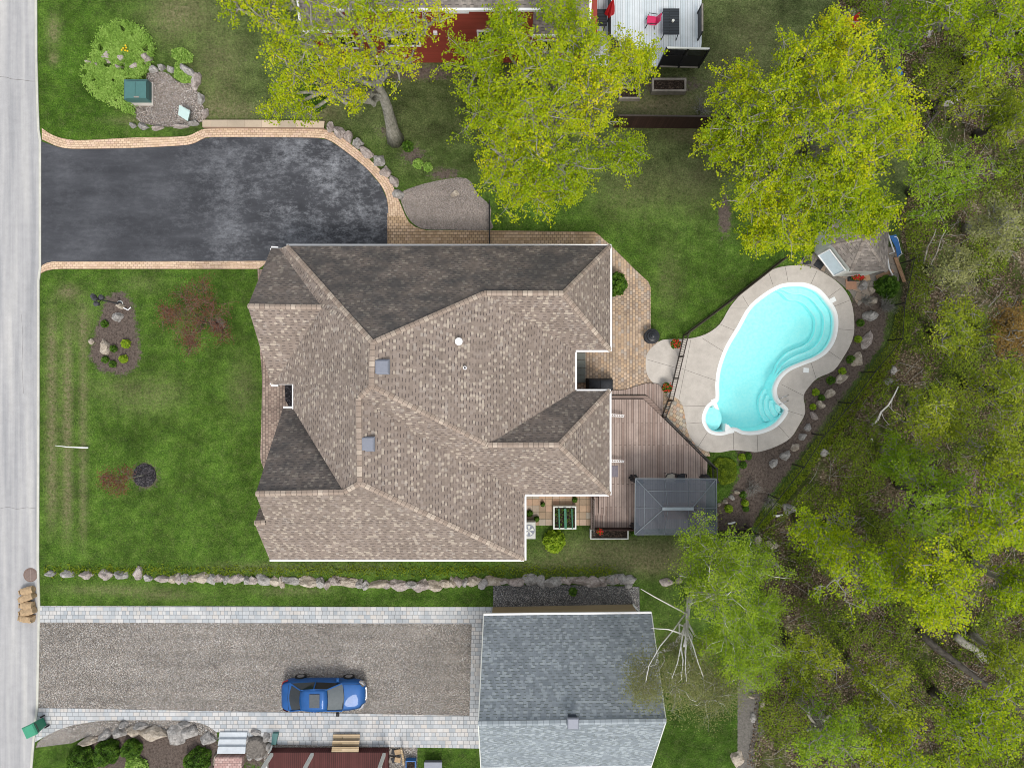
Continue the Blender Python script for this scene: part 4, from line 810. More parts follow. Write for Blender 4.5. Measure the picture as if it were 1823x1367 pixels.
for i, (a, b, c, l) in enumerate([(943,913,5,'small weed clump by the slab patio left edge'),(955,923,4,'small weed clump above the air conditioner'),(966,897,3,'tiny weed between the slabs left of the garden box'),(1023,889,4,'tiny weed in the slab joint above the garden box'),(745,293,9,'pale blue green hosta left of the boulder curve bare soil'),(762,299,8,'second pale blue green hosta on the bare soil'),(727,262,10,'leafy sapling tuft at the foot of the leaning tree'),(560,178,24,'dark bushy shrub under the leaning tree crown'),(1020,1052,7,'sparse weed tuft by the dark gravel strip'),(1128,948,5,'small bush beside the lower gazebo corner')]):
    shrub(a, b, c, .35 if c < 15 else 1.3, l, 'cover' if 'hosta' in l else 'shrub', n=260 if c < 15 else 3000, size=.08, trunk=c > 15)
# light green creeping ground cover
gcp = smooth([(180,50),(205,38),(235,40),(262,60),(274,85),(268,112),(262,125),(245,142),(224,146),(222,172),(240,192),(236,205),(220,195),(190,182),(168,170),(152,152),(145,125),(160,105),(168,75)], 4)
q = inpoly_pts(gcp, 15000, 0); q2 = inpoly_pts(gcp, 15000, 6); q = np.concatenate([q, q2])
q = q+rng.normal(0, 2.6, q.shape); zz = .05+.22*rng.random(len(q)); w = px2w(q, zz); nz = np.array([mnoise.noise(Vector((x*1.3, y*1.3, 0))) for x, y in w[:, :2]])
hole = np.array([mnoise.noise(Vector((x*2.2+9, y*2.2, 3))) for x, y in w[:, :2]]) < .42
yl = np.clip((q[:, 1]-100)/80, 0, 1)*.12
cov = leafmesh('creeping_ground_cover', w[hole], .065, MT['cover'], None, .9, (.5+.35*nz+rng.normal(0, .16, len(q))+yl)[hole])
tag(cov, 'light green creeping ground cover beside the green utility box', 'ground cover', None, 'stuff')
q = np.concatenate([inpoly_pts([(305,88),(325,84),(345,98),(342,112),(322,114),(306,102)], 900), inpoly_pts([(312,112),(322,110),(330,130),(345,138),(340,148),(325,148),(310,138)], 1800)])
cv2 = leafmesh('creeping_ground_cover', px2w(q, .05+.15*rng.random(len(q))), .065, MT['cover'], None, .9); tag(cv2, 'small clump of green creeping plants beside the long dark boulder', 'ground cover', None, 'stuff')
yf = empty('yellow_flower', P(223, 88), 'single yellow flower clump in the light green ground cover', 'flower')
m = MB()
for i in range(9):
    a = i*.7; p = P(223, 88, .42)+Vector((math.cos(a)*.10*(i % 3), math.sin(a)*.10*(i % 3), 0)); m.lathe(p, [(.01, 0), (.05, .03), (.055, .05)], 7)
m.obj('petals', plain('yellow_petal', (.75, .50, .01)), yf); MB().tube([P(223,88,0), P(223,88,.42)], .012).obj('stem', MT['greenleaf'], yf)
# ============================================================ utility boxes
ub = empty('utility_box', P(250, 167), 'green pad mounted utility box with sloping lid on the gravel bed', 'utility box')
c0, c1 = P(231, 185), P(272, 150); x0, y0, x1, y1 = c0.x, c0.y, c1.x, c1.y
MB().box(((x0+x1)/2, (y0+y1)/2-.05, .05), (x1-x0+.16, y1-y0+.2, .16), 0).obj('concrete_pad', MT['concrete'], ub)
m = MB(); zt = .95; h2 = (x0+.05, y0+.28, x1-.28, y1)
m.add([(x0, y0, .1), (x1, y0, .1), (x1, y1, .1), (x0, y1, .1), (x0, y0, .62), (x1-.12, y0, .55), (x1, y0+.15, .55), (x1, y1, .62), (x0, y1, .62)], [(0, 1, 6, 5, 4), (1, 2, 7, 6), (2, 3, 8, 7), (3, 0, 4, 8), (4, 5, 6, 7, 8)])
m.obj('cabinet', MT['teal_d'], ub)
lid = MB().prism([P2(222,145,zt), P2(260,145,zt), P2(260,175,zt), P2(222,175,zt)], .60, zt).obj('lid', MT['teal'], ub)
MB().beam(P(241,146,zt+.005), P(240,175,zt+.005), .03, .02).obj('lid_seam', MT['teal_d'], lid)
MB().box(P(243,173,zt+.02), (.3, .07, .05), 0).obj('handle', MT['greywood'], ub)
pd = empty('utility_pedestal', P(328, 203), 'small pale aqua utility pedestal with slanted top on the gravel bed', 'utility box')
m = MB(); b = [(331,196,0),(339,206,0),(336,216,0),(322,203,0),(324,194,0)]
m.add([P(322,207,0), P(337,217,0), P(340,199,0), P(325,190,0), P(317,205,.75), P(334,216,.75), P(338,197,.75), P(319,187,.75)], [(0, 1, 5, 4), (1, 2, 6, 5), (2, 3, 7, 6), (3, 0, 4, 7), (4, 5, 6, 7)])
m.obj('body', MT['aqua'], pd); MB().add([P(325,190.5,.76), P(338,200,.76), P(334,215.5,.76), P(323,206,.76), P(325,190.5,.80), P(338,200,.80), P(334,215.5,.80), P(323,206,.80)], [(4, 5, 6, 7), (0, 1, 5, 4), (1, 2, 6, 5), (2, 3, 7, 6), (3, 0, 4, 7)]).obj('cover', MT['aqua'], pd)
# ============================================================ lamp post, stake, drain, bags, wheelie bin
MT['iron'] = plain('weathered_iron', (.06, .06, .07), .5, .2)
lp = empty('lamp_post', P(214, 541), 'black three lantern lamp post standing in the left mulch bed', 'street lamp')
b0 = P(214, 541); m = MB(); m.lathe(b0, [(.16, 0), (.16, .08), (.09, .14), (.06, .5), (.042, .6), (.040, 2.3)], 14)
m.obj('pole', MT['iron'], lp); MB().lathe(b0, [(.19, 0), (.19, .05), (.15, .07)], 18).obj('base_plate', MT['offwhite'], lp)
for k in range(3):
    a = k*2.09+.4; e = b0+Vector((math.cos(a)*.26, math.sin(a)*.26, 2.05)); arm = MB().tube([b0+Vector((0, 0, 1.9)), b0+Vector((math.cos(a)*.2, math.sin(a)*.2, 2.12)), e], .02, 6).obj('arm', MT['black'], lp)
    ln = MB().lathe(e, [(.05, 0), (.11, .05), (.14, .28), (.16, .30), (.04, .42)], 6).obj('lantern', MT['iron'], lp)
MB().lathe(b0, [(.04, 2.3), (.12, 2.34), (.14, 2.55), (.03, 2.72)], 6).obj('lantern', MT['iron'], lp)
m = MB().tube([P(98,793,.35), P(120,795.5,.3), P(157,797,.12)], [.015, .03, .045], 8); m.obj('marker_stake', MT['white'], label='thin white stake lying across the front lawn near the road', cat='stake', base=P(127,796))
m = MB().beam(P(200,556,.3), P(207,551,.3), .05, .04).beam(P(224,547,.12), P(231,553,.12), .05, .04).beam(P(224,553,.12), P(231,548,.12), .05, .04)
m2 = MB().tube([P(218,547,.1), P(228,552,.12), P(233,547,.1)], .035, 5); m2.obj('white_ornament', MT['white'], label='small white angled garden ornament beside the lamp post', cat='ornament', base=P(226,550))
dr = empty('storm_drain', P(55, 1023), 'round rusty brown storm drain grate in the road edge', 'drain')
MB().lathe(P(54.5,1023), [(.42, -.02), (.42, .018), (.36, .022)], 24).obj('rim', plain('rust', (.20, .14, .12), .8, .3, 20), dr)
m = MB()
for k in range(-5, 6):
    hw = math.sqrt(max(.01, .34**2-(k*.06)**2)); m.beam(P(54.5,1023,.034)+Vector((-hw, k*.06, 0)), P(54.5,1023,.034)+Vector((hw, k*.06, 0)), .03, .012)
m.beam(P(54.5,1023,.04)+Vector((0, -.34, 0)), P(54.5,1023,.04)+Vector((0, .34, 0)), .035, .012); m.obj('grate', plain('rust_light', (.26, .20, .18), .8), dr)
def bag(px, py, L, Wd, h, rot, label):
    root = empty('paper_yard_bag', P(px, py), label, 'yard waste bag', 'paper yard waste bags at the kerb')
    bm = bmesh.new(); bmesh.ops.create_cube(bm, size=1.0); bmesh.ops.subdivide_edges(bm, edges=bm.edges[:], cuts=5, use_grid_fill=True); sd = random.random()*50
    ca, sa = math.cos(rot), math.sin(rot)
    for v in bm.verts:
        c = v.co.copy(); k = 1-.35*max(0, c.x+.1)*2*(.5+abs(c.z)); q = Vector((c.x*L, c.y*Wd*(1-.25*abs(c.x)), (c.z)*h*k))
        r = (abs(c.y)*2)**3; q.z *= 1-.35*r; nz = mnoise.noise(q*5+Vector((sd, 0, 0))); q += Vector((nz*.04, nz*.05, nz*.06))
        v.co = Vector((q.x*ca-q.y*sa, q.x*sa+q.y*ca, q.z+h*.5))
    me = bpy.data.meshes.new('bag'); bm.to_mesh(me); bm.free(); me.materials.append(MT['kraft']); o = bpy.data.objects.new('bag', me); COL.objects.link(o); o.parent = root
    m = MB(); e = P(px, py)+Vector((ca*L*.5, sa*L*.5, h*.5)); n_ = Vector((-sa, ca, 0))
    m.add([e-n_*Wd*.3+Vector((0, 0, -.1)), e+n_*Wd*.3+Vector((0, 0, -.1)), e+n_*Wd*.35+Vector((ca*.14, sa*.14, .05)), e-n_*Wd*.3+Vector((ca*.10, sa*.10, .08)), e-n_*Wd*.2+Vector((ca*.02, sa*.02, .12)), e+n_*Wd*.2+Vector((ca*.02, sa*.02, .12))], [(0, 1, 2, 3), (3, 2, 5, 4)])
    m.obj('folded_top', MT['kraft'], root); return root
for i, (x, y, r, L) in enumerate([(53,1049,.25,.75),(53,1061,.35,.85),(53,1075,.05,.72),(54,1086,.22,.85),(52,1099,-.1,.75)]):
    bag(x, y, L, .42, .42, r+math.pi, 'brown paper yard bag, %s from the storm drain along the kerb' % ORD[i])
wb_ = empty('wheelie_bin', P(80, 1284), 'green wheelie bin standing at the road edge, lower left', 'bin')
cb = P(75, 1285); rz = math.radians(25)
def rot2(x, y, z): return Vector((cb.x+x*math.cos(rz)-y*math.sin(rz), cb.y+x*math.sin(rz)+y*math.cos(rz), z))
m = MB(); lo, hi = .24, .32
m.add([rot2(-lo, -lo, .08), rot2(lo, -lo, .08), rot2(lo, lo, .08), rot2(-lo, lo, .08), rot2(-hi*1.1, -hi, .98), rot2(hi, -hi, .98), rot2(hi, hi, .98), rot2(-hi*1.1, hi, .98)], [(3, 2, 1, 0), (0, 1, 5, 4), (1, 2, 6, 5), (2, 3, 7, 6), (3, 0, 4, 7), (4, 5, 6, 7)]); m.obj('body', MT['bin'], wb_)
m = MB(); m.add([rot2(-.40, -.35, 1.0), rot2(.36, -.35, 1.03), rot2(.36, .35, 1.03), rot2(-.40, .35, 1.0), rot2(-.36, -.30, 1.05), rot2(.30, -.30, 1.10), rot2(.30, .30, 1.10), rot2(-.36, .30, 1.05)], [(3, 2, 1, 0), (0, 1, 5, 4), (1, 2, 6, 5), (2, 3, 7, 6), (3, 0, 4, 7), (4, 5, 6, 7)]).obj('lid', plain('bin_lid', (.05, .28, .17), .4), wb_)
for s in (-1, 1):
    c = rot2(.26, s*.30, .13); ax = rot2(.26, s*.36, .13)-c; whl = MB().tube([c, c+ax], .13, 16).obj('wheel', MT['rubber'], wb_)
MB().tube([rot2(.36, -.26, .98), rot2(.44, -.24, 1.0), rot2(.44, .24, 1.0), rot2(.36, .26, .98)], .022, 6).obj('handle', MT['black'], wb_)
# ============================================================ blue car
car = empty('parked_car', P(580, 1229), 'metallic blue saloon car with grey sunroof parked on the gravel driveway', 'car')
cc = P(581, 1227); CXX, CYY = cc.x, cc.y
def Cw(x, y, z): return Vector((CXX+x, CYY+y, z))
st = [(-2.42,.60,.45,.72,.60),(-2.36,.74,.35,.90,.70),(-2.15,.86,.28,1.02,.74),(-1.8,.91,.26,1.06,.76),(-1.2,.92,.26,1.04,.80),(-.4,.93,.26,1.02,.82),(.4,.93,.26,1.00,.82),(.95,.92,.26,.99,.80),(1.4,.91,.27,.95,.78),(1.9,.88,.28,.88,.74),(2.22,.80,.30,.80,.68),(2.40,.66,.34,.68,.56),(2.46,.50,.40,.58,.42)]
m = MB(); prof = lambda hw, zb, zt, hs: [(-hw*.86, zb), (-hw*.98, zb+.12), (-hw, (zb+zt)*.5+.02), (-hw*.97, zt-.16), (-hw*.90, zt-.05), (-hs*.9, zt), (-hs*.45, zt+.028), (0, zt+.035), (hs*.45, zt+.028), (hs*.9, zt), (hw*.90, zt-.05), (hw*.97, zt-.16), (hw, (zb+zt)*.5+.02), (hw*.98, zb+.12), (hw*.86, zb)]
vs = []; k = 15
for x, hw, zb, zt, hs in st: vs += [Cw(x, y, z_) for y, z_ in prof(hw, zb, zt, hs)]
fs = [(i*k+j, (i+1)*k+j, (i+1)*k+(j+1) % k, i*k+(j+1) % k) for i in range(len(st)-1) for j in range(k)]+[tuple(range(k)), tuple(range((len(st)-1)*k, len(st)*k))[::-1]]
body = m.add(vs, fs).obj('body', MT['carpaint'], car, sm=True)
sub = body.modifiers.new('s', 'SUBSURF'); sub.levels = 2; sub.render_levels = 2
# greenhouse
def sheet3(name, rows, mat, parent, sm=True, th=0.0):
    m = MB(); c = len(rows[0]); m.add([v for r in rows for v in r], [(i*c+j, i*c+j+1, (i+1)*c+j+1, (i+1)*c+j) for i in range(len(rows)-1) for j in range(c-1)])
    o = m.obj(name, MT[mat], parent, sm=sm)
    if th: md = o.modifiers.new('t', 'SOLIDIFY'); md.thickness = th
    return o
def arc(x, hw, z_, crown, bow=0.0, nn=9):
    return [Cw(x+bow*(1-(t*t)), hw*t, z_-crown*t*t) for t in [(-1+2*i/(nn-1)) for i in range(nn)]]
sheet3('roof', [arc(-1.10,.56,1.39,.03,-.06), arc(-.85,.60,1.43,.035,-.03), arc(-.4,.62,1.455,.04), arc(.1,.62,1.45,.04), arc(.40,.60,1.425,.04,.05)], 'carpaint', car, th=.03)
sheet3('windscreen', [arc(.42,.60,1.42,.045,.05), arc(.80,.68,1.22,.05,.09), arc(1.16,.76,1.01,.06,.14)], 'carglass', car)
sheet3('rear_window', [arc(-1.12,.55,1.385,.035,-.06), arc(-1.45,.62,1.25,.04,-.09), arc(-1.80,.70,1.055,.05,-.10)], 'glassdark', car)
MB().box(Cw(-.28, 0, 1.50), (.58, .78, .02), 0, .004).obj('sunroof', plain('sunroof', (.09, .10, .11), .12), car)
for s in (-1, 1):
    m = MB(); top = [(-1.10,.56,1.36),(-.4,.62,1.415),(.40,.60,1.385)]; bot = [(-1.72,.80,1.0),(-.4,.87,.985),(1.10,.80,.975)]
    m.add([Cw(x, s*y, z_) for x, y, z_ in top+bot], [(0, 1, 4, 3), (1, 2, 5, 4)]).obj('side_window', MT['glassdark'], car)
    pm = MB()
    for a, b in (((-1.12,.57,1.375),(-1.85,.82,1.0)), ((.41,.61,1.40),(1.18,.80,.98)), ((-.35,.625,1.41),(-.35,.875,.98))): pm.beam(Cw(a[0], s*a[1], a[2]), Cw(b[0], s*b[1], b[2]), .07, .04); 
    pm.beam(Cw(-1.1, s*.57, 1.38), Cw(-.4, s*.63, 1.43), .05, .04).beam(Cw(-.4, s*.63, 1.43), Cw(.4, s*.61, 1.40), .05, .04).obj('pillars', MT['carpaint'], car)
    mi = MB().box(Cw(.92, s*1.0, 1.0), (.17, .22, .13), 0, .04, .8).obj('mirror', MT['carpaint'] if s > 0 else MT['black'], car)
    MB().add([Cw(2.12, s*.80, .84), Cw(2.30, s*.74, .72), Cw(2.42, s*.50, .66), Cw(2.30, s*.52, .80), Cw(2.16, s*.86, .70), Cw(2.34, s*.78, .60), Cw(2.46, s*.52, .55)], [(0, 1, 2, 3), (0, 4, 5, 1), (1, 5, 6, 2)]).obj('headlight', MT['chrome'], car)
    MB().add([Cw(-2.40, s*.45, .86), Cw(-2.26, s*.80, .90), Cw(-1.98, s*.91, .92), Cw(-2.02, s*.925, .76), Cw(-2.36, s*.78, .72), Cw(-2.45, s*.45, .72)], [(0, 1, 4, 5), (1, 2, 3, 4)]).obj('tail_light', MT['redlens'], car)
    for xx in (-1.42, 1.42):
        wr = MB().tube([Cw(xx, s*.72, .33), Cw(xx, s*.94, .33)], .33, 24).obj('wheel', MT['rubber'], car); MB().tube([Cw(xx, s*.93, .33), Cw(xx, s*.955, .33)], .22, 10).obj('rim', MT['chrome'], wr)
m = MB()
for q in range(5): m.beam(Cw(2.47-.01*q, -.36, .42+.05*q), Cw(2.47-.01*q, .36, .42+.05*q), .02, .02)
m.obj('grille', MT['chrome'], car)
MB().tube([Cw(1.22, -.72, 1.02), Cw(1.18, -.05, 1.045)], .012, 4).obj('wiper', MT['black'], car)
sm_ = MB().tube([Cw(1.24, -.70, 1.0), Cw(1.30, 0, 1.03), Cw(1.24, .70, 1.0)], .008, 4).tube([Cw(1.24, .76, .985), Cw(1.8, .74, .93), Cw(2.25, .66, .83)], .008, 4).tube([Cw(1.24, -.76, .985), Cw(1.8, -.74, .93), Cw(2.25, -.66, .83)], .008, 4).tube([Cw(-1.9, -.72, 1.045), Cw(-1.95, 0, 1.09), Cw(-1.9, .72, 1.045)], .008, 4)
sm_.obj('panel_seams', MT['black'], car)
# ============================================================ fences
def fence(name, base, h, label, spacing=1.9, rails=(.12, 1.0), rail_w=.04, picket=.13, pw_=.018, post=.06, mat='black', posts=True, z0=0.0, cat='fence', pmat=None):
    pts = [P(x, y, 0) for x, y in base]; b = pts[0].copy(); root = empty(name, b, label, cat); rm = MB(); pk = MB(); prev = None
    for i in range(len(pts)-1):
        A, B = pts[i], pts[i+1]; L = (B-A).length; d = (B-A)/L
        for r in rails: rm.beam(A+Vector((0, 0, z0+r*h)), B+Vector((0, 0, z0+r*h)), rail_w, rail_w)
        if picket:
            for k in range(1, int(L/picket)): q = A+d*k*picket; pk.beam(q+Vector((0, 0, z0+.05)), q+Vector((0, 0, z0+h*.99)), pw_, pw_)
        nps = max(1, round(L/spacing))
        for k in range(nps+(1 if i == len(pts)-2 else 0)):
            q = A+d*(L*k/nps); MB().box(q+Vector((0, 0, z0+h*.5+.03)), (post, post, h+.06), math.atan2(d.y, d.x)).obj('post', MT[mat], root)
    rm.obj('rails', MT[mat], root)
    if picket: o = pk.obj('pickets', MT[pmat or mat], root)
    return root
fence('metal_fence', [(1217,597),(1190,712)], 1.2, 'brown metal picket fence with flower pots, between patio and pool terrace', 1.35, (.08, .98), .055, .105, .02, .075, 'brownmetal')
fence('metal_fence', [(1217,596),(1305,530),(1390,463)], 1.15, 'dark metal picket fence running diagonally between lawn and pool terrace', 2.0, (.1, .98), .05, .10, .03, .06, 'brownmetal')
fence('metal_fence', [(1189,713),(1178,741)], 1.1, 'short dark fence panel joining pool fence and deck corner', 1.2, (.1, .98), .07, .10, .03, .07, 'brownmetal')
fence('metal_fence', [(872,368),(872,440)], 1.2, 'thin dark fence crossing the paver walk above the big roof', 1.2, (.1, .97), .05, .12, .02, .06, 'black')
# wire fence
wf = empty('wire_fence', P(1530, 663), 'black chain link fence along the edge of the woods', 'fence')
wpts = [(1600,470),(1584,545),(1580,606),(1533,663),(1493,716),(1446,772),(1411,826),(1368,880),(1325,936)]
for i, (x, y) in enumerate(wpts):
    q = P(x, y); MB().tube([q, q+Vector((0, 0, 1.65))], .035, 8).obj('post', MT['black'], wf)
m = MB(); wm = MB()
for (a, b) in zip(wpts[:-1], wpts[1:]):
    A, B = P(*a), P(*b); m.tube([A+Vector((0, 0, 1.6)), B+Vector((0, 0, 1.6))], .022, 5); d = B-A; L = d.length; d /= L; nn = int(L/.2)
    for k in range(-8, nn+1):
        for sg in (0, 1):
            s0, s1 = k*.2, k*.2+1.6; t0, t1 = max(0, s0), min(L, s1)
            if t1 <= t0: continue
            za, zb2 = (t0-s0), (t1-s0)
            if sg: za, zb2 = 1.6-za, 1.6-zb2
            wm.beam(A+d*t0+Vector((0, 0, za)), A+d*t1+Vector((0, 0, zb2)), .006, .006)
m.obj('top_rail', MT['black'], wf); wm.obj('mesh', MT['black'], wf)
# brown board fence and black panel
bf = empty('board_fence', P(1190, 228), 'dark brown board fence between the two back gardens', 'fence')
A, B = P(1092,227), P(1288,229); MB().beam(Vector((A.x, A.y, .9)), Vector((B.x, B.y, .9)), .05, 1.8).obj('panel', MT['darkfence'], bf); MB().beam(Vector((A.x, A.y, 1.82)), Vector((B.x, B.y, 1.82)), .09, .05).obj('cap_rail', MT['brownmetal'], bf)
A, B = P(1270,945), P(1338,943); m = MB().beam(Vector((A.x, A.y, .75)), Vector((B.x, B.y, .75)), .05, 1.5).obj('panel_fence', MT['black'], base=A, label='short black fence panel right of the gazebo', cat='fence')
# ============================================================ wooden deck
dk = empty('wooden_deck', P(1150, 800), 'brown wooden deck behind the house with steps toward the pool', 'deck')
DZ = .42; k = lambda L, zz=DZ: [P2(x, y, zz) for x, y in L]
MB().prism(k([(1040,711),(1146,711),(1178,742),(1260,823),(1257,860),(1257,940),(1132,942),(1052,942),(1052,870),(1040,870)]), DZ-.16, DZ).obj('deck_floor', MT['deck'], dk)
MB().prism(k([(1040,704),(1149,704),(1155,707),(1180,733),(1178,742),(1146,711),(1040,711)], .28), .14, .28).obj('step', MT['deck_h'], dk)
lowp = smooth([(1087,695),(1112,694),(1135,687),(1155,682),(1173,684)], 4, False)+[(1180,692),(1180,735),(1150,703),(1040,703),(1040,696)]
MB().prism(k(lowp, .14), 0, .14).obj('lower_landing', MT['deck'], dk)
MB().box(P(1066,900,DZ+.15), (.72, 1.05, .3), 0).obj('step_box', MT['deck'], dk); MB().box(P(1071,898,DZ+.36), (.34, 1.0, .14), 0).obj('step', MT['deck'], dk)
MB().prism(k([(1056,882),(1060,882),(1060,918),(1056,918)], .30), .1, .30).obj('trim', MT['brownmetal'], dk)
fence('deck_railing', [(1178,742),(1219,783),(1264,829)], 1.0, 'black metal railing along the slanted pool side of the deck', 2.1, (.1, .97), .06, .11, .02, .08, 'black', z0=DZ-.1, cat='railing')
fence('deck_railing', [(1265,829),(1266,853)], 1.0, 'short black railing between deck corner and gazebo', 1.1, (.1, .97), .06, .11, .02, .07, 'black', z0=DZ-.1, cat='railing')
fence('deck_railing', [(1053,883),(1053,944)], 1.05, 'black railing at the left end of the deck beside the slabs', 1.9, (.1, .97), .06, .10, .025, .07, 'brownmetal', z0=DZ-.2, cat='railing')
A, B = P(1055,937), P(1132,937); MB().beam(Vector((A.x, A.y, .62)), Vector((B.x, B.y, .62)), .06, .95).obj('deck_skirt_panel', MT['darkfence'], base=A, label='dark brown board panel along the lower edge of the deck', cat='panel')
for (x, y, l) in ((1087,741,'white slatted rack by the patio door, upper of two on the deck'), (1087,822,'white slatted rack on the deck just above the grey door mat')):
    r = empty('slatted_rack', P(x+11, y, DZ), l, 'rack', 'white racks on the deck'); m = MB()
    A, B = P(x-2, y, .75), P(x+23, y+1, .75); MB().beam(A, B, .035, .03).beam(A+Vector((0, .14, .02)), B+Vector((0, .10, .02)), .03, .03).obj('rails', MT['white'], r)
    for q in range(9): t = q/8; m.beam(A.lerp(B, t), A.lerp(B, t)+Vector((.03, .13, .02)), .03, .02)
    m.obj('slats', MT['white'], r); MB().beam(B, Vector((B.x, B.y, DZ)), .03).beam(A, Vector((A.x, A.y, DZ)), .03).obj('leg', MT['white'], r)
MB().box(P(1092,839,DZ+.012), (.55, .66, .022), 0, .005).obj('door_mat', plain('mat_grey', (.21, .19, .22), .9, .15, 15), base=P(1092,839,DZ), label='grey door mat on the deck against the house', cat='mat')
# grey step by the back door, grill, fire urn
st_ = empty('back_step', P(1034,653), 'grey board step below the back door beside the covered grill', 'step')
for i in range(4): MB().prism([P2(1027,628+i*13.5,.2), P2(1042.5,628+i*13.5,.2), P2(1042.5,641-.3+i*13.5,.2), P2(1027,641-.3+i*13.5,.2)], .02, .2).obj('board', plain('grey_board', (.16, .175, .16), .7, .1), st_)
gr = empty('covered_grill', P(1067,684), 'barbecue grill under a black fabric cover by the house wall', 'grill')
bm = bmesh.new(); bmesh.ops.create_cube(bm, size=1.0); bmesh.ops.subdivide_edges(bm, edges=bm.edges[:], cuts=6, use_grid_fill=True); g0 = P(1066,684.5)
for v in bm.verts:
    c = v.co.copy(); wz = (c.z+.5); x = c.x*1.55*(1-.12*wz*(abs(c.x)*2)); y = c.y*.72*(1-.25*wz*(abs(c.y)*2)); zt = 1.15*wz-(.14*(abs(c.x)*2)**4 if wz > .95 else 0)-(.10*(abs(c.y)*2)**3 if wz > .9 else 0)
    f = .025*math.sin(c.x*22+c.z*3)*(1-wz*.6); nz = mnoise.noise(Vector((c.x*4, c.y*4, c.z*4)))*.03
    v.co = Vector((x+nz, y+f+nz, zt))
me = bpy.data.meshes.new('cover'); bm.to_mesh(me); bm.free(); me.materials.append(MT['charcoal'])
for p in me.polygons: p.use_smooth = True
o = bpy.data.objects.new('cover', me); COL.objects.link(o); o.parent = gr; o.location = g0-gr.location
MB().tube([g0+Vector((-.05, -.36, 1.165)), g0+Vector((-.05, .36, 1.165))], .012, 4).obj('seam', MT['black'], gr)
MB().box(g0+Vector((.55, .1, .05)), (.1, .1, .1)).obj('foot', MT['black'], gr)
ur = empty('fire_urn', P(1158,600), 'round black stepped fire urn standing at the patio corner', 'fire pit')
MB().lathe(P(1157,600), [(.34, 0), (.40, .08), (.36, .2), (.44, .5), (.45, .62), (.40, .66), (.34, .68)], 28).obj('bowl', MT['charcoal'], ur)
MB().lathe(P(1157,600), [(.345, .66), (.30, .78), (.20, .82), (.19, .9), (.10, .95), (.09, 1.03), (.02, 1.05)], 28).obj('lid', plain('urn_black', (.025, .028, .034), .4, .1), ur)
def pot(px, py, label, z0=.06, r=.17, nfl=46, box=False):
    root = empty('flower_pot', P(px, py, z0), label, 'flower pot', 'pots of red flowers'); b = P(px, py, z0)
    if box: MB().box(b+Vector((0, 0, .13)), (.75, .25, .26), 0, .02, 1.1).obj('pot', MT['charcoal'], root)
    else: MB().lathe(b, [(r*.75, 0), (r, .3), (r*1.1, .3), (r*1.1, .33), (r*.9, .33), (r*.88, .28)], 4 if r > .16 else 16).obj('pot', MT['charcoal'], root)
    n = 260; sx = .36 if box else r*1.55; sy = .13 if box else r*1.55
    d = rng.normal(size=(n, 3)); d /= np.linalg.norm(d, axis=1)[:, None]; p = d*rng.random((n, 1))**.4*np.array([sx, sy, .2])+np.array([b.x, b.y, z0+.42]); leafmesh('leaves', p, .09, MT['shrub'], root, 1.0)
    m = MB()
    for i in range(nfl):
        a = random.random()*6.28; rr = random.random()**.6; c = Vector((b.x+math.cos(a)*sx*rr, b.y+math.sin(a)*sy*rr, z0+.5+.12*(1-rr)+random.random()*.08)); t = random.random()*6.28
        L = .09; m.add([c, c+Vector((math.cos(t)*L, math.sin(t)*L, .03)), c+Vector((math.cos(t+.7)*L*.9, math.sin(t+.7)*L*.9, -.01))], [(0, 1, 2)])
    m.obj('flowers', MT['redflower'], root); return root
pot(1200,613,'red flower pot on the terrace at the upper end of the picket fence', r=.19)
pot(1184,690,'red flower pot beside the lower end of the picket fence', .14, r=.19)
pot(1066,943,'red flowers at the left end of the planter under the deck', .55, .1)
pot(1520,497,'long window box of red flowers below the pool shed counter', .9, box=True, nfl=90)
# planters
pl = empty('planter_box', P(1086,951), 'long white rimmed planter of bare soil at the foot of the deck', 'planter')
def frame(x0, y0, x1, y1, z0, z1, mat, parent, w=.06, zz=None):
    m = MB(); a, b = P(x0, y0, z1), P(x1, y1, z1); X0, X1 = sorted((a.x, b.x)); Y0, Y1 = sorted((a.y, b.y))
    hz = (z1-z0); cz = (z0+z1)/2
    m.box(((X0+X1)/2, Y0+w/2, cz), (X1-X0, w, hz)).box(((X0+X1)/2, Y1-w/2, cz), (X1-X0, w, hz)).box((X0+w/2, (Y0+Y1)/2, cz), (w, Y1-Y0-2*w, hz)).box((X1-w/2, (Y0+Y1)/2, cz), (w, Y1-Y0-2*w, hz)).obj('frame', MT[mat], parent)
    MB().box(((X0+X1)/2, (Y0+Y1)/2, z1-.12), (X1-X0-2*w-.01, Y1-Y0-2*w-.01, .08)).obj('soil', MT['soil'], parent)
frame(1051,943,1119,960,0,.45,'offwhite',pl)
gb_ = empty('garden_box', P(1005,922), 'square cream garden box of soil crossed by green supports', 'planter')
frame(985,901,1026,942,0,.5,'offwhite',gb_,.08)
for x, w in ((996,.07),(1007,.14),(1019,.06)):
    MB().beam(P(x-1,905,.62), P(x,941,.62), w, .05).obj('support', plain('green_support', (.04, .17, .10), .6, .3, 12), gb_)
for i, (x, y, l) in enumerate([(993,940,'left'),(1006,940,'mid'),(1020,941,'right')]):
    pass
q = np.stack([rng.uniform(989, 1022, 170), rng.uniform(905, 938, 170)], -1); leafmesh('seedlings', px2w(q, .47+.1*rng.random(170)), .06, MT['shrub'], gb_, 1.0)
tp = empty('planter_box', P(1190,153), 'weathered grey wooden raised bed beside the black screen', 'planter'); frame(1161,139,1222,163,0,.5,'greywood',tp,.11)
tp = empty('planter_box', P(1122,166), 'small weathered raised bed half hidden under the middle tree', 'planter'); frame(1102,155,1140,176,0,.4,'greywood',tp,.10)
ac = empty('air_conditioner', P(940,940), 'pale grey air conditioner with round fan beside the house', 'air conditioner')
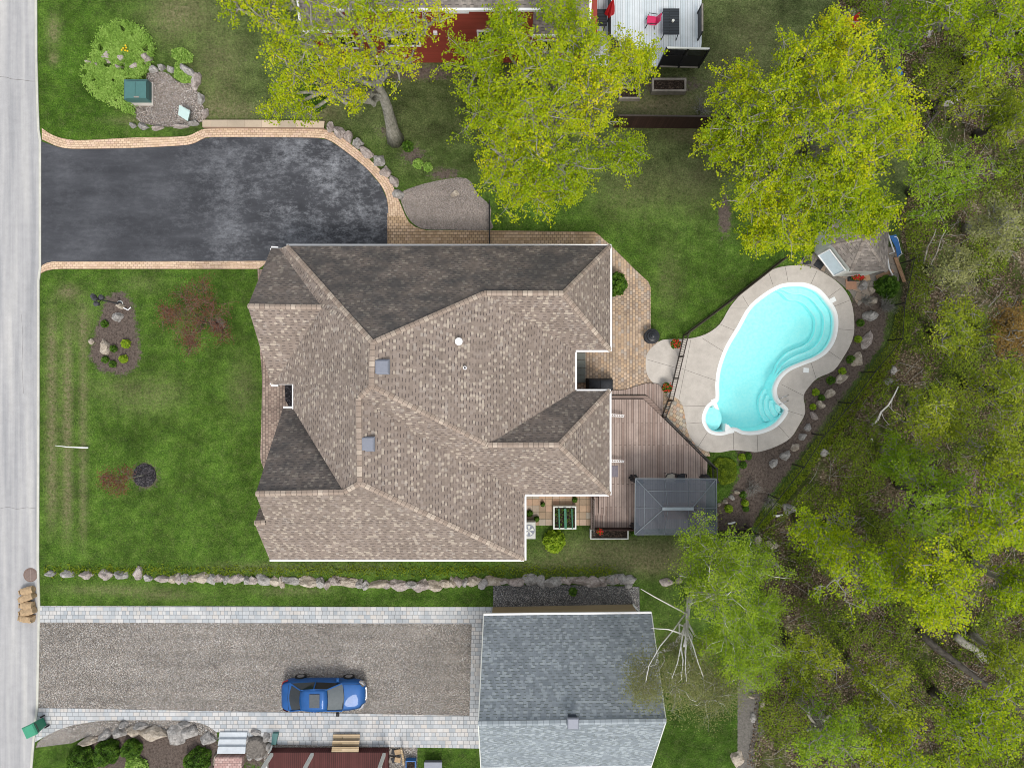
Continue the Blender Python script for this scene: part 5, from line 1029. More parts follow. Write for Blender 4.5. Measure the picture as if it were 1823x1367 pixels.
a0 = P(941,939); MB().box(a0+Vector((0, 0, .4)), (.78, 1.0, .8), 0, .04).obj('cabinet', MT['acgrey'], ac)
MB().lathe(a0, [(.34, .80), (.34, .815), (.30, .815)], 24).obj('fan_guard', MT['greyvent'], ac)
m = MB()
for q in range(5):
    a = q*1.257; m.add([a0+Vector((0, 0, .82)), a0+Vector((math.cos(a)*.29, math.sin(a)*.29, .825)), a0+Vector((math.cos(a+.6)*.29, math.sin(a+.6)*.29, .835))], [(0, 1, 2)])
m.obj('fan_blades', MT['offwhite'], ac)
# ============================================================ gazebo
gz = empty('gazebo', P(1200,900), 'rectangular gazebo with smoked grey panel roof on the deck', 'gazebo')
zE, zR = 2.75, 3.55; c = [P(1131,851.5,zE), P(1275,852,zE), P(1276,951,zE), P(1130,951,zE)]; ra, rb = P(1182,905,zR), P(1231,905,zR)
for q in ([c[0], c[1], rb, ra], [c[1], c[2], rb], [c[2], c[3], ra, rb], [c[3], c[0], ra]):
    m = MB(); m.add(q, [tuple(range(len(q)))]); o = m.obj('roof_panel', MT['gazpanel'], gz)
m = MB(); up = Vector((0, 0, .02))
for a, b in ((c[0], ra), (c[1], rb), (c[2], rb), (c[3], ra), (ra, rb), (c[0], c[1]), (c[1], c[2]), (c[2], c[3]), (c[3], c[0])): m.beam(a+up, b+up, .05, .05)
for f in (.36, .66):
    for (a, b, e0, e1) in ((c[0], c[1], ra, rb), (c[3], c[2], ra, rb)):
        t = (f-.30)/.4; m.beam(a.lerp(b, f)+up, e0.lerp(e1, min(1, max(0, t)))+up, .03, .03)
m.beam(c[0].lerp(c[3], .52)+up, ra+up, .03, .03).beam(c[1].lerp(c[2], .52)+up, rb+up, .03, .03)
m.beam(c[0].lerp(ra, .42)+up, c[1].lerp(rb, .42)+up, .03, .03).beam(c[0].lerp(ra, .33)+up, c[3].lerp(ra, .33)+up, .03, .03)
m.obj('roof_frame', plain('frame_grey', (.13, .15, .17), .5), gz)
MB().beam(ra+Vector((-.1, 0, .06)), rb+Vector((.1, 0, .06)), .16, .06).obj('ridge_vent', plain('vent_grey', (.26, .30, .33), .5), gz)
for q in c:
    d = Vector(((c[0].x+c[1].x)/2-q.x, (c[0].y+c[2].y)/2-q.y, 0)).normalized()*.25; b = Vector((q.x, q.y, 0))+d
    MB().beam(b+Vector((0, 0, DZ)), b+Vector((0, 0, zE-.02)), .09).obj('post', MT['black'], gz)
for (x, y, s) in ((1124,850,1), (1250,849,1), (1126,935,-1)):
    b = P(x+3, y, DZ); m = MB(); prof2 = []
    for i in range(7):
        zc = DZ+.05+i*.33; rr = [.26, .24, .20, .10, .16, .22, .26][i]; prof2.append((rr, zc-DZ))
    nn = 20; vs = []
    for r, zz2 in prof2:
        for j in range(nn): a = 2*math.pi*j/nn; r2 = r*(1+.22*math.cos(a*6)); vs.append((b.x+r2*math.cos(a), b.y+r2*math.sin(a)*.7, DZ+zz2))
    m.add(vs, [(i*nn+j, i*nn+(j+1) % nn, (i+1)*nn+(j+1) % nn, (i+1)*nn+j) for i in range(6) for j in range(nn)]+[tuple(range(6*nn, 7*nn))]).obj('curtain', MT['charcoal'], gz, sm=True)
for i, (x, y, l) in enumerate([(1190,847,'black patio chair peeking out above the gazebo roof, left'), (1209,848,'black patio chair peeking out above the gazebo roof, right')]):
    ch = empty('patio_chair', P(x, y, DZ), l, 'chair', 'patio chairs at the gazebo'); b = P(x, y, DZ)
    m = MB(); m.tube([b+Vector((-.28, .02, .55)), b+Vector((-.24, .22, .85)), b+Vector((0, .27, .9)), b+Vector((.24, .22, .85)), b+Vector((.28, .02, .55))], .03, 6); m.obj('backrest', MT['black'], ch)
    MB().box(b+Vector((0, -.05, .44)), (.5, .5, .08), 0, .02).obj('seat', plain('cushion', (.40, .37, .32), .9) if i == 0 else MT['charcoal'], ch)
    for dx in (-.22, .22):
        for dy in (-.25, .18): MB().beam(b+Vector((dx, dy, 0)), b+Vector((dx, dy, .42)), .03).obj('leg', MT['black'], ch)
tb = empty('patio_table', P(1205,900,DZ), 'long table with coloured cloth standing under the gazebo roof', 'table'); b = P(1206,905,DZ)
MB().box(b+Vector((0, 0, .72)), (1.9, .95, .04)).obj('tabletop', plain('table_cloth', (.35, .16, .10), .8, .5, 2), tb)
for dx in (-.85, .85):
    for dy in (-.4, .4): MB().beam(b+Vector((dx, dy, 0)), b+Vector((dx, dy, .70)), .05).obj('leg', MT['black'], tb)
# ============================================================ pool shed with equipment
sh = empty('pool_shed', P(1500,470), 'small pool shed with brown shingle roof and open white serving counter', 'shed')
zs = 2.4; q5 = [(1480,436,zs),(1516,483,zs),(1580,483,zs),(1583,388,zs),(1505,385,zs),(1481,400,zs)]; ap = (1540,424,3.5)
R = Roof()
for i in range(6): R.face([q5[i], q5[(i+1) % 6], ap], .0)
R.obj('roof', 'shingle_old', sh); caps([(q, ap) for q in q5], 'cap_old', sh, .09)
sw = [Vector((p.x, p.y)) for p in (P(*q) for q in q5)]; MB().prism(inset([(v.x, v.y) for v in sw], .1), 0, 2.38).obj('wall', MT['offwhite'], sh)
A, B = P(1480,436,zs), P(1516,483,zs); d = (B-A).normalized(); nrm = Vector((d.y, -d.x, 0)); nrm = nrm if nrm.x < 0 else -nrm
mid = (A+B)/2; 
def shp(u, out, z_): v = Vector((mid.x, mid.y, 0))+Vector((d.x, d.y, 0))*u+nrm*out; v.z = z_; return v
hL = (B-A).length/2
MB().add([shp(-hL*.8, .02, 1.95), shp(hL*.8, .02, 1.95), shp(hL*.8, .30, 1.05), shp(-hL*.8, .30, 1.05), shp(-hL*.8, -.03, 1.92), shp(hL*.8, -.03, 1.92), shp(hL*.8, .25, 1.02), shp(-hL*.8, .25, 1.02)], [(0, 1, 2, 3), (7, 6, 5, 4), (0, 4, 5, 1), (1, 5, 6, 2), (2, 6, 7, 3), (3, 7, 4, 0)]).obj('shutter', plain('shutter_blue', (.50, .60, .66), .4, .08), sh)
m = MB()
for a, b in ((shp(-hL*.8, .03, 1.97), shp(hL*.8, .03, 1.97)), (shp(hL*.8, .03, 1.97), shp(hL*.8, .32, 1.06)), (shp(hL*.8, .32, 1.06), shp(-hL*.8, .32, 1.06)), (shp(-hL*.8, .32, 1.06), shp(-hL*.8, .03, 1.97))): m.beam(a, b, .06, .05)
m.obj('frame', MT['white'], sh)
m = MB()
for (x, y) in ((1436,463),(1457,470)):
    pass
for i, (x, y, r, l) in enumerate([(1436,464,.1,'upper left'), (1458,471,-.6,'right')]):
    MB().box(P(x, y, .03+.02*i), (.5, .45, .05), r, .01).obj('dark_mat', MT['charcoal'], base=P(x, y), label='dark square mat on the flagstones, the %s of two' % l, cat='mat', group='dark mats on the flagstones')
MB().box(P(1515,506,.06), (.62, .62, .05), .05).obj('wood_mat', plain('copper_mat', (.36, .20, .13), .8, .15), base=P(1515,506), label='square rust coloured tile mat below the pool shed', cat='mat')
MB().box(P(1542,494,.06), (.42, .42, .05), .3).obj('wood_mat', plain('tan_mat', (.50, .34, .20), .8, .15), base=P(1542,494), label='small tan tile beside the window box', cat='mat')
for i, (a, b) in enumerate((((1594,458,.12),(1610,502,.12)), ((1560,494,.1),(1590,482,.1)))):
    MB().beam(P(*a), P(*b), .22, .06).obj('wooden_plank', plain('plank', (.36, .22, .13), .8, .3), base=P(*a), label=['brown wooden plank lying diagonally right of the pool shed', 'tan plank lying below the shed roof corner'][i], cat='plank')
m = MB().tube([P(1580,435,.4), P(1579,455,.3), P(1583,478,.25), P(1590,492,.2)], .045, 8); m.obj('white_hose', MT['white'], label='white hose lying along the right wall of the pool shed', cat='hose', base=P(1580,450))
pe = empty('pool_lounger', P(1592,440), 'white framed blue sling lounge chair folded beside the pool shed', 'lounge chair')
m = MB().tube([P(1580,414,1.0), P(1592,449,.9), P(1584,452,.6)], .04, 6).tube([P(1588,420,.8), P(1598,423,.8), P(1600,432,.5), P(1603,445,.4), P(1606,452,.3), P(1600,457,.2)], .022, 6); m.obj('frame', MT['white'], pe)
bl = MB(); bl.add([P(1583,420,.9), P(1595,418,.8), P(1600,432,.6), P(1604,450,.4), P(1597,458,.3), P(1594,440,.6)], [(0, 1, 2, 5), (5, 2, 3, 4)])
o = bl.obj('sling', MT['blue'], pe); md = o.modifiers.new('t', 'SOLIDIFY'); md.thickness = .02
# litter: white scraps
for (a, b, l) in (((1296,932,.05),(1309,929,.05),'white strip lying on the mulch right of the gazebo'), ((1376,918,.08),(1393,916,.1),'white bent scrap lying outside the wire fence'), ((1551,780,.3),(1553,786,.3),'small white scrap in the woods right of the pool')):
    MB().tube([P(*a), P((a[0]+b[0])/2, (a[1]+b[1])/2+1, a[2]), P(*b)], [.05, .07, .04], 6).obj('white_scrap', MT['white'], base=P(*a), label=l, cat='scrap')
# ============================================================ bottom neighbour: steps, porch, bits
stp = empty('garden_steps', P(413,1320), 'three blue grey stone steps between the grey pavers and a pink paver path', 'steps')
for i, (y0, y1, zz2) in enumerate(((1303,1314,.14),(1315.5,1327,.28),(1329,1341,.42))):
    MB().prism([P2(391-i*1.5,y0,zz2), P2(440-i*1.5,y0,zz2), P2(439-i*1.5,y1,zz2), P2(389-i*1.5,y1,zz2)], 0, zz2).obj('step', MT['steptread'], stp)
ws = empty('wooden_steps', P(615,1323), 'three light wooden treads in front of the maroon porch', 'steps')
for i, (y0, y1, zz2) in enumerate(((1307,1316,.2),(1318,1327,.38),(1329,1339,.56))):
    MB().prism([P2(593-i,y0,zz2), P2(641-i,y0,zz2), P2(640-i,y1,zz2), P2(592-i,y1,zz2)], zz2-.05, zz2).obj('tread', MT['wood'], ws)
m = MB()
for x in (595, 638): m.beam(P(x,1308,.08), P(x-2,1338,.45), .05, .12)
m.obj('stringer', MT['greywood'], ws)
po = empty('porch', P(580,1372), 'maroon floored porch with cream corner posts at the bottom edge', 'porch')
MB().prism([P2(478,1339,.6), P2(690,1339,.6), P2(690,1470,.6), P2(478,1470,.6)], 0, .6).obj('porch_floor', MT['maroon'], po)
for (x, y) in ((484,1342),(556,1342),(684,1342)):
    b = P(x, y, .6); t_ = Vector((b.x, b.y, 2.6)); po_ = MB().beam(b, t_, .17).obj('post', MT['offwhite'], po)
pw2 = [P(484,1342,.6), P(684,1342,.6)]
MB().beam(Vector((pw2[0].x, pw2[0].y, 1.5)), Vector((pw2[0].x, -25, 1.5)), .08, .1).beam(Vector((pw2[1].x, pw2[1].y, 1.5)), Vector((pw2[1].x, -25, 1.5)), .08, .1).obj('handrail', MT['offwhite'], po)
MB().tube([P(484,1327,.3), P(482,1334,.5), P(478,1340,.7)], .05, 6).obj('downspout', MT['offwhite'], po)
sp_ = empty('tree_stump', P(457,1328), 'round grey weathered stump in a ring of stones beside the steps', 'stump')
MB().lathe(P(457,1328), [(.68, 0), (.64, .18), (.55, .30), (.50, .33), (.35, .30), (.15, .28), (.05, .30)], 22).obj('wood', m_bark('stump_wood', (.06, .055, .05), (.22, .20, .18), 9), sp_)
MB().prism([P2(485,1305,.25), P2(495,1305,.25), P2(491,1325,.25), P2(483,1325,.25)], .05, .25).obj('downspout_extension', MT['teal'], base=P(489,1315), label='teal splash trough standing beside the stump', cat='trough')
bl_ = empty('blue_bin', P(738,1362), 'dark blue plastic crate at the bottom edge beside the porch', 'crate'); frame(722,1354,740,1375,0,.4,'blue',bl_,.05)
gb2 = empty('grey_box', P(770,1364), 'grey plastic storage box on the grass at the bottom edge', 'box'); MB().box(P(771,1368,.25), (1.0, .75, .5), 0, .05).obj('body', MT['greyvent'], gb2); MB().box(P(771,1368,.53), (1.05, .8, .06), 0, .02).obj('lid', MT['greyvent'], gb2)
MB().tube([P(714,1332,.6), P(717,1345,.3), P(719,1360,.08)], [.06, .07, .08], 7).obj('log', MT['wood'], base=P(717,1345), label='pale log leaning between the porch and the blue crate', cat='log')
fr_ = empty('cardboard_heap', P(703,1350), 'heap of dark and tan scraps between porch and log', 'scrap heap')
for i in range(6): MB().box(P(697+3*(i % 3)*1.8, 1338+(i//3)*14, .06+.04*i), (.35, .28, .05), random.random()*3).obj('scrap', [MT['greywood'], MT['charcoal'], MT['kraft']][i % 3], fr_)
# ============================================================ red house (top) with its deck
rh = empty('red_house', P(790,112), 'red clapboard house with grey wing roofs behind the trees at the top', 'house')
Yw = 19.05
MB().box((-3.8, Yw+4, 3.3), (9.8, 8, 6.6)).obj('wall', MT['red'], rh)
MB().box((-9.3, Yw+4.1, 1.45), (4.2, 7.4, 2.9)).obj('wing_wall', MT['red'], rh)
MB().box((2.9, Yw+4.1, 1.45), (3.6, 8, 2.9)).obj('wing_wall', MT['red'], rh)
R = Roof(); V = lambda x, y, z_: Vector((x, y, z_))
R.face([V(-11.6, 19.42, 3.0), V(-7.6, 19.42, 3.0), V(-7.6, 24, 4.7), V(-11.6, 24, 4.7)], .1)
R.face([V(.7, 19.2, 3.0), V(4.2, 19.2, 3.0), V(4.2, 24, 4.9), V(.7, 24, 4.9)], .1)
R.face([V(-9.1, 18.6, 6.7), V(1.5, 18.6, 6.7), V(1.5, 24, 9.5), V(-9.1, 24, 9.5)], .1)
R.obj('roof', 'shingle_old', rh)
for a, b in ((V(-11.6, 19.40, 2.95), V(-7.6, 19.40, 2.95)), (V(.55, 19.16, 2.95), V(4.25, 19.16, 2.95)), (V(-9.1, 18.57, 6.68), V(1.5, 18.57, 6.68)), (V(-11.62, 19.4, 2.98), V(-11.62, 24, 4.68)), (V(4.25, 19.2, 3.0), V(4.25, 24, 4.9)), (V(.62, 19.2, 3.03), V(.62, 24, 4.93))):
    MB().beam(a, b, .12, .14).obj('gutter', MT['white'], rh)
def window(x0, x1, z0, z1, parent, y=None, bars=1):
    y = y if y is not None else Yw; w = MB(); fx = .09
    w.box(((x0+x1)/2, y-.04, z0+fx/2), (x1-x0, .10, fx)).box(((x0+x1)/2, y-.04, z1-fx/2), (x1-x0, .10, fx)).box((x0+fx/2, y-.04, (z0+z1)/2), (fx, .10, z1-z0-2*fx)).box((x1-fx/2, y-.04, (z0+z1)/2), (fx, .10, z1-z0-2*fx))
    for i in range(bars): xx = x0+(x1-x0)*(i+1)/(bars+1); w.box((xx, y-.04, (z0+z1)/2), (.06, .09, z1-z0-2*fx))
    o = w.obj('window', MT['white'], parent); MB().box(((x0+x1)/2, y-.015, (z0+z1)/2), (x1-x0-2*fx, .03, z1-z0-2*fx)).obj('pane', MT['glassdark'], o)
for a in [(-7.1,-5.1,2.1,3.9),(-6.0,-5.2,5.2,6.5),(-3.4,-2.2,5.6,6.5),(-7.9,-6.6,.2,.9),(-1.9,-1.0,2.5,3.8),(-2.6,-1.5,.15,.75)]: window(*a, rh)
window(-10.4, -8.4, 1.0, 2.5, rh, Yw+.4, 3); window(1.4, 4.4, 1.2, 2.6, rh, Yw+.1, 4)
MB().box((-4.15, Yw-.06, 3.6), (.22, .14, .22)).obj('wall_vent', MT['white'], rh); MB().box((-6.2, Yw-.06, 1.1), (.2, .12, .2)).obj('wall_vent', MT['white'], rh)
MB().beam(V(-11.35, 19.3, .1), V(-11.35, 19.3, 2.9), .1).beam(V(4.45, 19.1, .1), V(4.45, 19.1, 2.9), .1).obj('corner_board', MT['white'], rh)
wd = empty('white_deck', P(1150,60), 'pale blue grey board deck of the red house', 'deck'); z8 = .8
MB().prism([P2(1050,-60,z8), P2(1249,-60,z8), P2(1249,76,z8), P2(1245,118,z8), P2(1050,118,z8)], z8-.15, z8).obj('deck_floor', MT['deck_white'], wd)
MB().prism([P2(1085,62,z8), P2(1103,75,z8), P2(1103,117,z8), P2(1085,117,z8)], z8+.001, z8+.03).obj('stair_opening', MT['black'], wd)
for xx in (1060, 1120, 1180, 1240): MB().beam(P(xx, 112, 0), P(xx, 112, z8-.15), .14).obj('post', MT['greywood'], wd)
ps = empty('privacy_screen', P(1205,122), 'tall black slatted privacy screen on the edge of the pale deck', 'screen')
A, B = P(1172,119,z8), P(1243,121,z8); zt = 3.05
for z_, w in ((z8+.08, .12), (zt, .12)): MB().beam(V(A.x, A.y, z_), V(B.x, B.y, z_), .08, w).obj('rail', MT['offwhite'] if z_ > 2 else MT['greywood'], ps)
for t in (0, .5, 1): p = A.lerp(B, t); MB().beam(V(p.x, p.y, z8), V(p.x, p.y, zt), .1).obj('post', MT['black'], ps)
MB().beam(V(A.x, A.y+.01, (z8+zt)/2-.35), V(B.x, B.y+.01, (z8+zt)/2-.35), .04, zt-z8-1.0).obj('solid_panel', MT['black'], ps)
MB().beam(V(A.x, A.y+.01, zt-.6), V(B.x, B.y+.01, zt-.6), .02, 1.0).obj('lattice_panel', MT['screenmesh'], ps)
rl = empty('deck_railing', P(1240,48,z8), 'short black railing on the right edge of the pale deck', 'railing')
A, B = P(1242,72,z8), P(1242,24,z8); MB().beam(V(A.x, A.y, z8+1.0), V(B.x, B.y, z8+1.0), .09, .06).obj('rail', MT['greywood'], rl); MB().beam(V(A.x, A.y, z8+.5), V(B.x, B.y, z8+.5), .03, .85).obj('panel', MT['black'], rl)
for p in (A, B): MB().beam(V(p.x, p.y, z8), V(p.x, p.y, z8+1), .08).obj('post', MT['black'], rl)
rl = empty('deck_railing', P(1083,20,z8), 'long black railing crossing the pale deck beside the red umbrella', 'railing')
A, B = P(1082,80,z8), P(1082,-60,z8); MB().beam(V(A.x, A.y, z8+1.0), V(B.x, B.y, z8+1.0), .08, .06).obj('rail', MT['black'], rl); MB().beam(V(A.x, A.y, z8+.5), V(B.x, B.y, z8+.5), .03, .85).obj('panel', MT['black'], rl)
ta = empty('garden_table', P(1195,42,z8), 'dark slatted rectangular table on the pale deck', 'table'); b = P(1195,39,z8+.72)
MB().box(b, (.93, 1.48, .04)).obj('tabletop', MT['tabletop'], ta)
for dx in (-.4, .4):
    for dy in (-.68, .68): MB().beam(b+V(dx, dy, 0), V(b.x+dx*1.1, b.y+dy*1.05, z8), .04).obj('leg', MT['black'], ta)
cpj = MB().lathe(b+V(.08, .0, .02), [(.07, 0), (.08, .12), (.05, .13)], 14).obj('jug', MT['offwhite'], base=b, label='small white jug standing on the dark garden table', cat='jug')
def chair(px, py, z0, rot, mat, label, group=None, frame_m='black'):
    r = empty('garden_chair', P(px, py, z0), label, 'chair', group); b = P(px, py, z0); ca, sa = math.cos(rot), math.sin(rot)
    T = lambda x, y, z_: Vector((b.x+x*ca-y*sa, b.y+x*sa+y*ca, z0+z_))
    MB().add([T(-.25,-.25,.42),T(.25,-.25,.42),T(.25,.25,.40),T(-.25,.25,.40),T(-.25,-.25,.46),T(.25,-.25,.46),T(.25,.25,.44),T(-.25,.25,.44)], [(3,2,1,0),(4,5,6,7),(0,1,5,4),(1,2,6,5),(2,3,7,6),(3,0,4,7)]).obj('seat', MT[mat], r)
    MB().add([T(-.25,.25,.44),T(.25,.25,.44),T(.22,.42,.95),T(-.22,.42,.95),T(-.25,.29,.43),T(.25,.29,.43),T(.22,.46,.94),T(-.22,.46,.94)], [(0,1,2,3),(7,6,5,4),(2,6,7,3),(0,3,7,4),(1,5,6,2)]).obj('backrest', MT[mat], r)
    for s in (-1, 1):
        MB().tube([T(s*.28,.3,.66), T(s*.3,-.2,.64), T(s*.28,-.25,.0)], .02, 5).obj('arm', MT[frame_m], r)
        for yy in (-.22, .24): MB().tube([T(s*.24, yy, .42), T(s*.27, yy*1.2, 0)], .02, 5).obj('leg', MT[frame_m], r)
    return r
chair(1157,44,z8,-1.7,'pink','bright pink garden chair left of the dark table on the pale deck')
chair(1519,52,0,.6,'redcloth','red lawn chair at the edge of the woods, upper right')
b = P(1081,40,z8); um = empty('closed_umbrella', b, 'closed red umbrella beside the long black railing', 'umbrella')
MB().tube([b, b+V(0, 0, 2.4)], .025, 6).obj('pole', MT['black'], um); vs = []; nn = 16; m = MB()
for r, z_ in ((.22, .9), (.20, 1.2), (.14, 1.7), (.06, 2.2), (.02, 2.35)):
    for j in range(nn): a = 2*math.pi*j/nn; r2 = r*(1+.3*math.cos(4*a)); vs.append((b.x+r2*math.cos(a), b.y+r2*math.sin(a), z8+z_))
m.add(vs, [(i*nn+j, i*nn+(j+1) % nn, (i+1)*nn+(j+1) % nn, (i+1)*nn+j) for i in range(4) for j in range(nn)]).obj('canopy', MT['redcloth'], um)
ta = empty('garden_table', P(1067,32,z8), 'small dark square table left of the red umbrella', 'table'); b = P(1068,32,z8+.7); MB().box(b, (.8, .95, .04)).obj('tabletop', MT['tabletop'], ta)
for dx in (-.3, .3):
    for dy in (-.38, .38): MB().beam(b+V(dx, dy, 0), V(b.x+dx, b.y+dy, z8), .04).obj('leg', MT['black'], ta)
MB().box(P(1597,130,.25), (.35, .5, .5), .4, .05).obj('water_barrel', MT['blue'], base=P(1597,130), label='blue plastic tub at the edge of the woods, upper right', cat='tub')
MB().tube([P(915,163,.9), P(921,155,1.0)], .05, 6).obj('white_scrap', MT['white'], base=P(918,158), label='white stick caught in the shrubs under the middle tree', cat='scrap')
# ============================================================ trees
def tree(label, base, lobes, tr=.16, bark='bark_grey', leaf='leafY', lsize=.105, ndens=1.0, nleaf=7, sig=.20, group=None, name='deciduous_tree', cat='tree', top=None, twig='twig', nsub=None, tintoff=0.0, asp=1.25, lean=None, tips=5, brs=1.0):
    """base (px,py); lobes [(px,py,z,r_px,rz_m)] crown lobes as seen in the photo, z = true height"""
    B = P(*base); root = empty(name, B, label, cat, group)
    Ls = [(P(x, y, z), r*(H-z)/F, rz) for x, y, z, r, rz in lobes]
    C = sum((l[0] for l in Ls), Vector())/len(Ls); zt = min(l[0].z for l in Ls)
    topz = (top if top else C.z*.85)
    T = Vector((B.x+(C.x-B.x)*.8, B.y+(C.y-B.y)*.8, topz)) if lean is None else P(*lean)
    tp = []; nseg = 7
    for i in range(nseg+1):
        t = i/nseg; p = B.lerp(T, t); w = .16*math.sin(t*5+B.x)*tr*4; tp.append(p+Vector((w*t, w*(1-t)*.6, 0)))
    tm = MB(); rads = [tr*(1.35 if i == 0 else 1)*(1-.72*i/nseg) for i in range(nseg+1)]; tm.tube(tp, rads, 9); 
    tm.obj('trunk', MT[bark], root, sm=True)
    bm_ = MB(); tw = MB(); pts = []; tint = []
    def curve(a, b, r0, r1, mb, n=4, wig=.12, sides=5, lift=.15):
        d = b-a; L = d.length; out = []
        for i in range(n+1):
            t = i/n; o = Vector((random.gauss(0, 1), random.gauss(0, 1), random.gauss(0, .5)))*wig*L*math.sin(t*math.pi)*.5
            out.append(a+d*t+o+Vector((0, 0, lift*L*math.sin(t*math.pi)*.4)))
        mb.tube(out, [r0+(r1-r0)*i/n for i in range(n+1)], sides, cap=False); return out
    for c, r, rz in Ls:
        h0 = min(topz*.92, max(topz*.35, c.z*.62)); tt = h0/topz; s = tp[min(nseg, max(1, int(tt*nseg)))]
        limb = curve(s, c+Vector((0, 0, -rz*.2)), tr*.42, tr*.14, bm_, 5, .12, 6)
        ns = nsub or max(5, int(7*r*ndens)); lt = random.gauss(0, .11)
        for k in range(ns):
            d = Vector((random.gauss(0, 1), random.gauss(0, 1), random.gauss(.25, .8))).normalized(); q = random.uniform(.35, 1.12)
            e = c+Vector((d.x*r*q, d.y*r*q, d.z*rz*q)); s2 = min(limb[1:], key=lambda v: (v-e).length+random.random()*r*.3)
            br = curve(s2, e, tr*.13*brs, .012*brs, bm_ if k % 2 else tw, 4, .14, 4)
            bt = lt+random.gauss(0, .10)
            for j in range(tips):
                rr = min(1.0, .30*r+.35); s3 = br[random.choice([2, 3, 4, 4])]; d2 = Vector((random.gauss(0, 1), random.gauss(0, 1), random.gauss(.1, .6))); tip = s3+d2.normalized()*rr*random.uniform(.5, 1.1)
                tw.tube([s3, s3.lerp(tip, .5)+Vector((0, 0, .04)), tip], [.011*brs, .008*brs, .004*brs], 3, cap=False)
                for f in (.45, .75, 1.0):
                    m = max(1, int(nleaf*(.5+f*.6))); q0 = s3.lerp(tip, f); pp = rng.normal(0, sig, (m, 3))*np.array([1, 1, .7])+np.array(q0); pts.append(pp)
                    tint.append(np.full(m, .5+tintoff+bt+random.gauss(0, .06)))
    if bm_.v: bm_.obj('branches', MT[bark], root, sm=True)
    if tw.v: tw.obj('twigs', MT[twig], root)
    pts = np.concatenate(pts); tint = np.concatenate(tint)+rng.normal(0, .13, len(pts)); ok = pts[:, 2] > .3
    leafmesh('foliage', pts[ok], lsize, MT[leaf], root, 1.0, tint[ok], .3, asp); return root
# --- the leaning tree by the driveway
tree('tall leaning tree with bare grey trunk and sparse yellow leaves above the driveway', (704,246),
     [(470,30,12,60,1.3),(560,60,12.5,60,1.4),(520,120,11.5,50,1.1),(500,165,10.5,30,.8),(620,30,13.5,60,1.3),(700,60,13,60,1.2),(760,40,12.5,50,1.1),(580,150,11,40,.8),(490,185,10,26,.6),(540,195,9.5,24,.5),(600,110,12,50,1),(640,120,12,45,1),(420,10,12,40,1),(700,110,12,40,.8),(660,-40,14,60,1.4),(500,-40,13,60,1.3),(640,175,10,26,.6)],
     .40, leaf='leafY', lsize=.066, ndens=1.2, nleaf=9, sig=.10, brs=1.3, lean=(652,100,10.5), tintoff=.06, tips=6)
tree('broad yellow green maple crown beside the red house, in the middle at the top', (955,292),
     [(850,110,9,62,1.4),(900,60,10,50,1.2),(960,110,11,70,1.6),(1040,90,10,60,1.3),(1110,110,8.5,50,1.1),(870,190,9,62,1.4),(960,200,10.5,70,1.6),(1050,190,9.5,60,1.3),(1110,270,8,42,1),(900,280,8.5,65,1.4),(990,290,9,70,1.4),(940,330,7.5,60,1.2),(1020,330,7.5,40,1),(1150,120,7.5,30,.8),(1000,30,9.5,45,1)],
     .34, leaf='leafY', lsize=.068, ndens=2.1, nleaf=12, sig=.105, brs=1.2, tips=6)
tree('largest dense yellow green maple above the pool shed', (1345,330),
     [(1480,70,12,48,1.2),(1420,110,12,60,1.6),(1500,140,13,70,1.8),(1400,190,12,70,1.7),(1480,220,13.5,75,1.8),(1570,180,12,55,1.4),(1320,150,10,48,1.2),(1330,240,10,60,1.4),(1290,250,8.5,42,1.1),(1380,300,10.5,65,1.4),(1460,310,11,60,1.4),(1540,290,11.5,55,1.3),(1600,230,11,40,1),(1340,350,9,50,1.2),(1400,390,9,60,1.3),(1480,380,9.5,50,1.1),(1350,420,8,35,.9),(1540,350,9.5,40,.9),(1430,430,7.5,30,.7),(1535,402,6.5,30,.6),(1575,375,7,26,.6)],
     .40, leaf='leafY', lsize=.068, ndens=2.1, nleaf=12, sig=.105, brs=1.2, tips=6)
MT['bark_red'] = m_bark('bark_red', (.10, .06, .05), (.24, .15, .12))
# --- Japanese maple and sapling on the front lawn
tree('low spreading red leaved ornamental tree on the front lawn', (386,578), [(335,545,2.4,40,.6),(360,520,2.6,30,.6),(320,570,2.2,30,.5),(355,590,2.3,38,.5),(385,560,2.2,30,.5),(300,560,2.2,16,.4),(340,610,2,20,.4),(395,590,1.8,16,.3)], .07, leaf='leafR', lsize=.045, nsub=11, nleaf=3, sig=.12, bark='bark_dark', tips=7, name='ornamental_tree', twig='bark_red', top=1.4)
rg = P(257,846)
mr = MB().lathe(P(257.5,846,0), [(.70, -.02), (.68, .05), (.4, .09), (.1, .08)], 28); mr.obj('mulch_ring', MT['mulch_black'], base=rg, label='round black mulch ring around the thin sapling', cat='mulch ring')
tree('thin young sapling with a few red leaves in the black mulch ring', (257,845), [(212,854,2.6,14,.5),(196,858,2.8,14,.4),(225,842,2.4,12,.4),(215,868,2.3,10,.4),(190,848,2.9,9,.3)], .035, leaf='leafR', lsize=.045, nsub=8, nleaf=4, sig=.10, bark='bark_grey', tips=4, twig='bark_red', brs=.7, name='sapling', top=2.2, lean=(208,855,2.5))
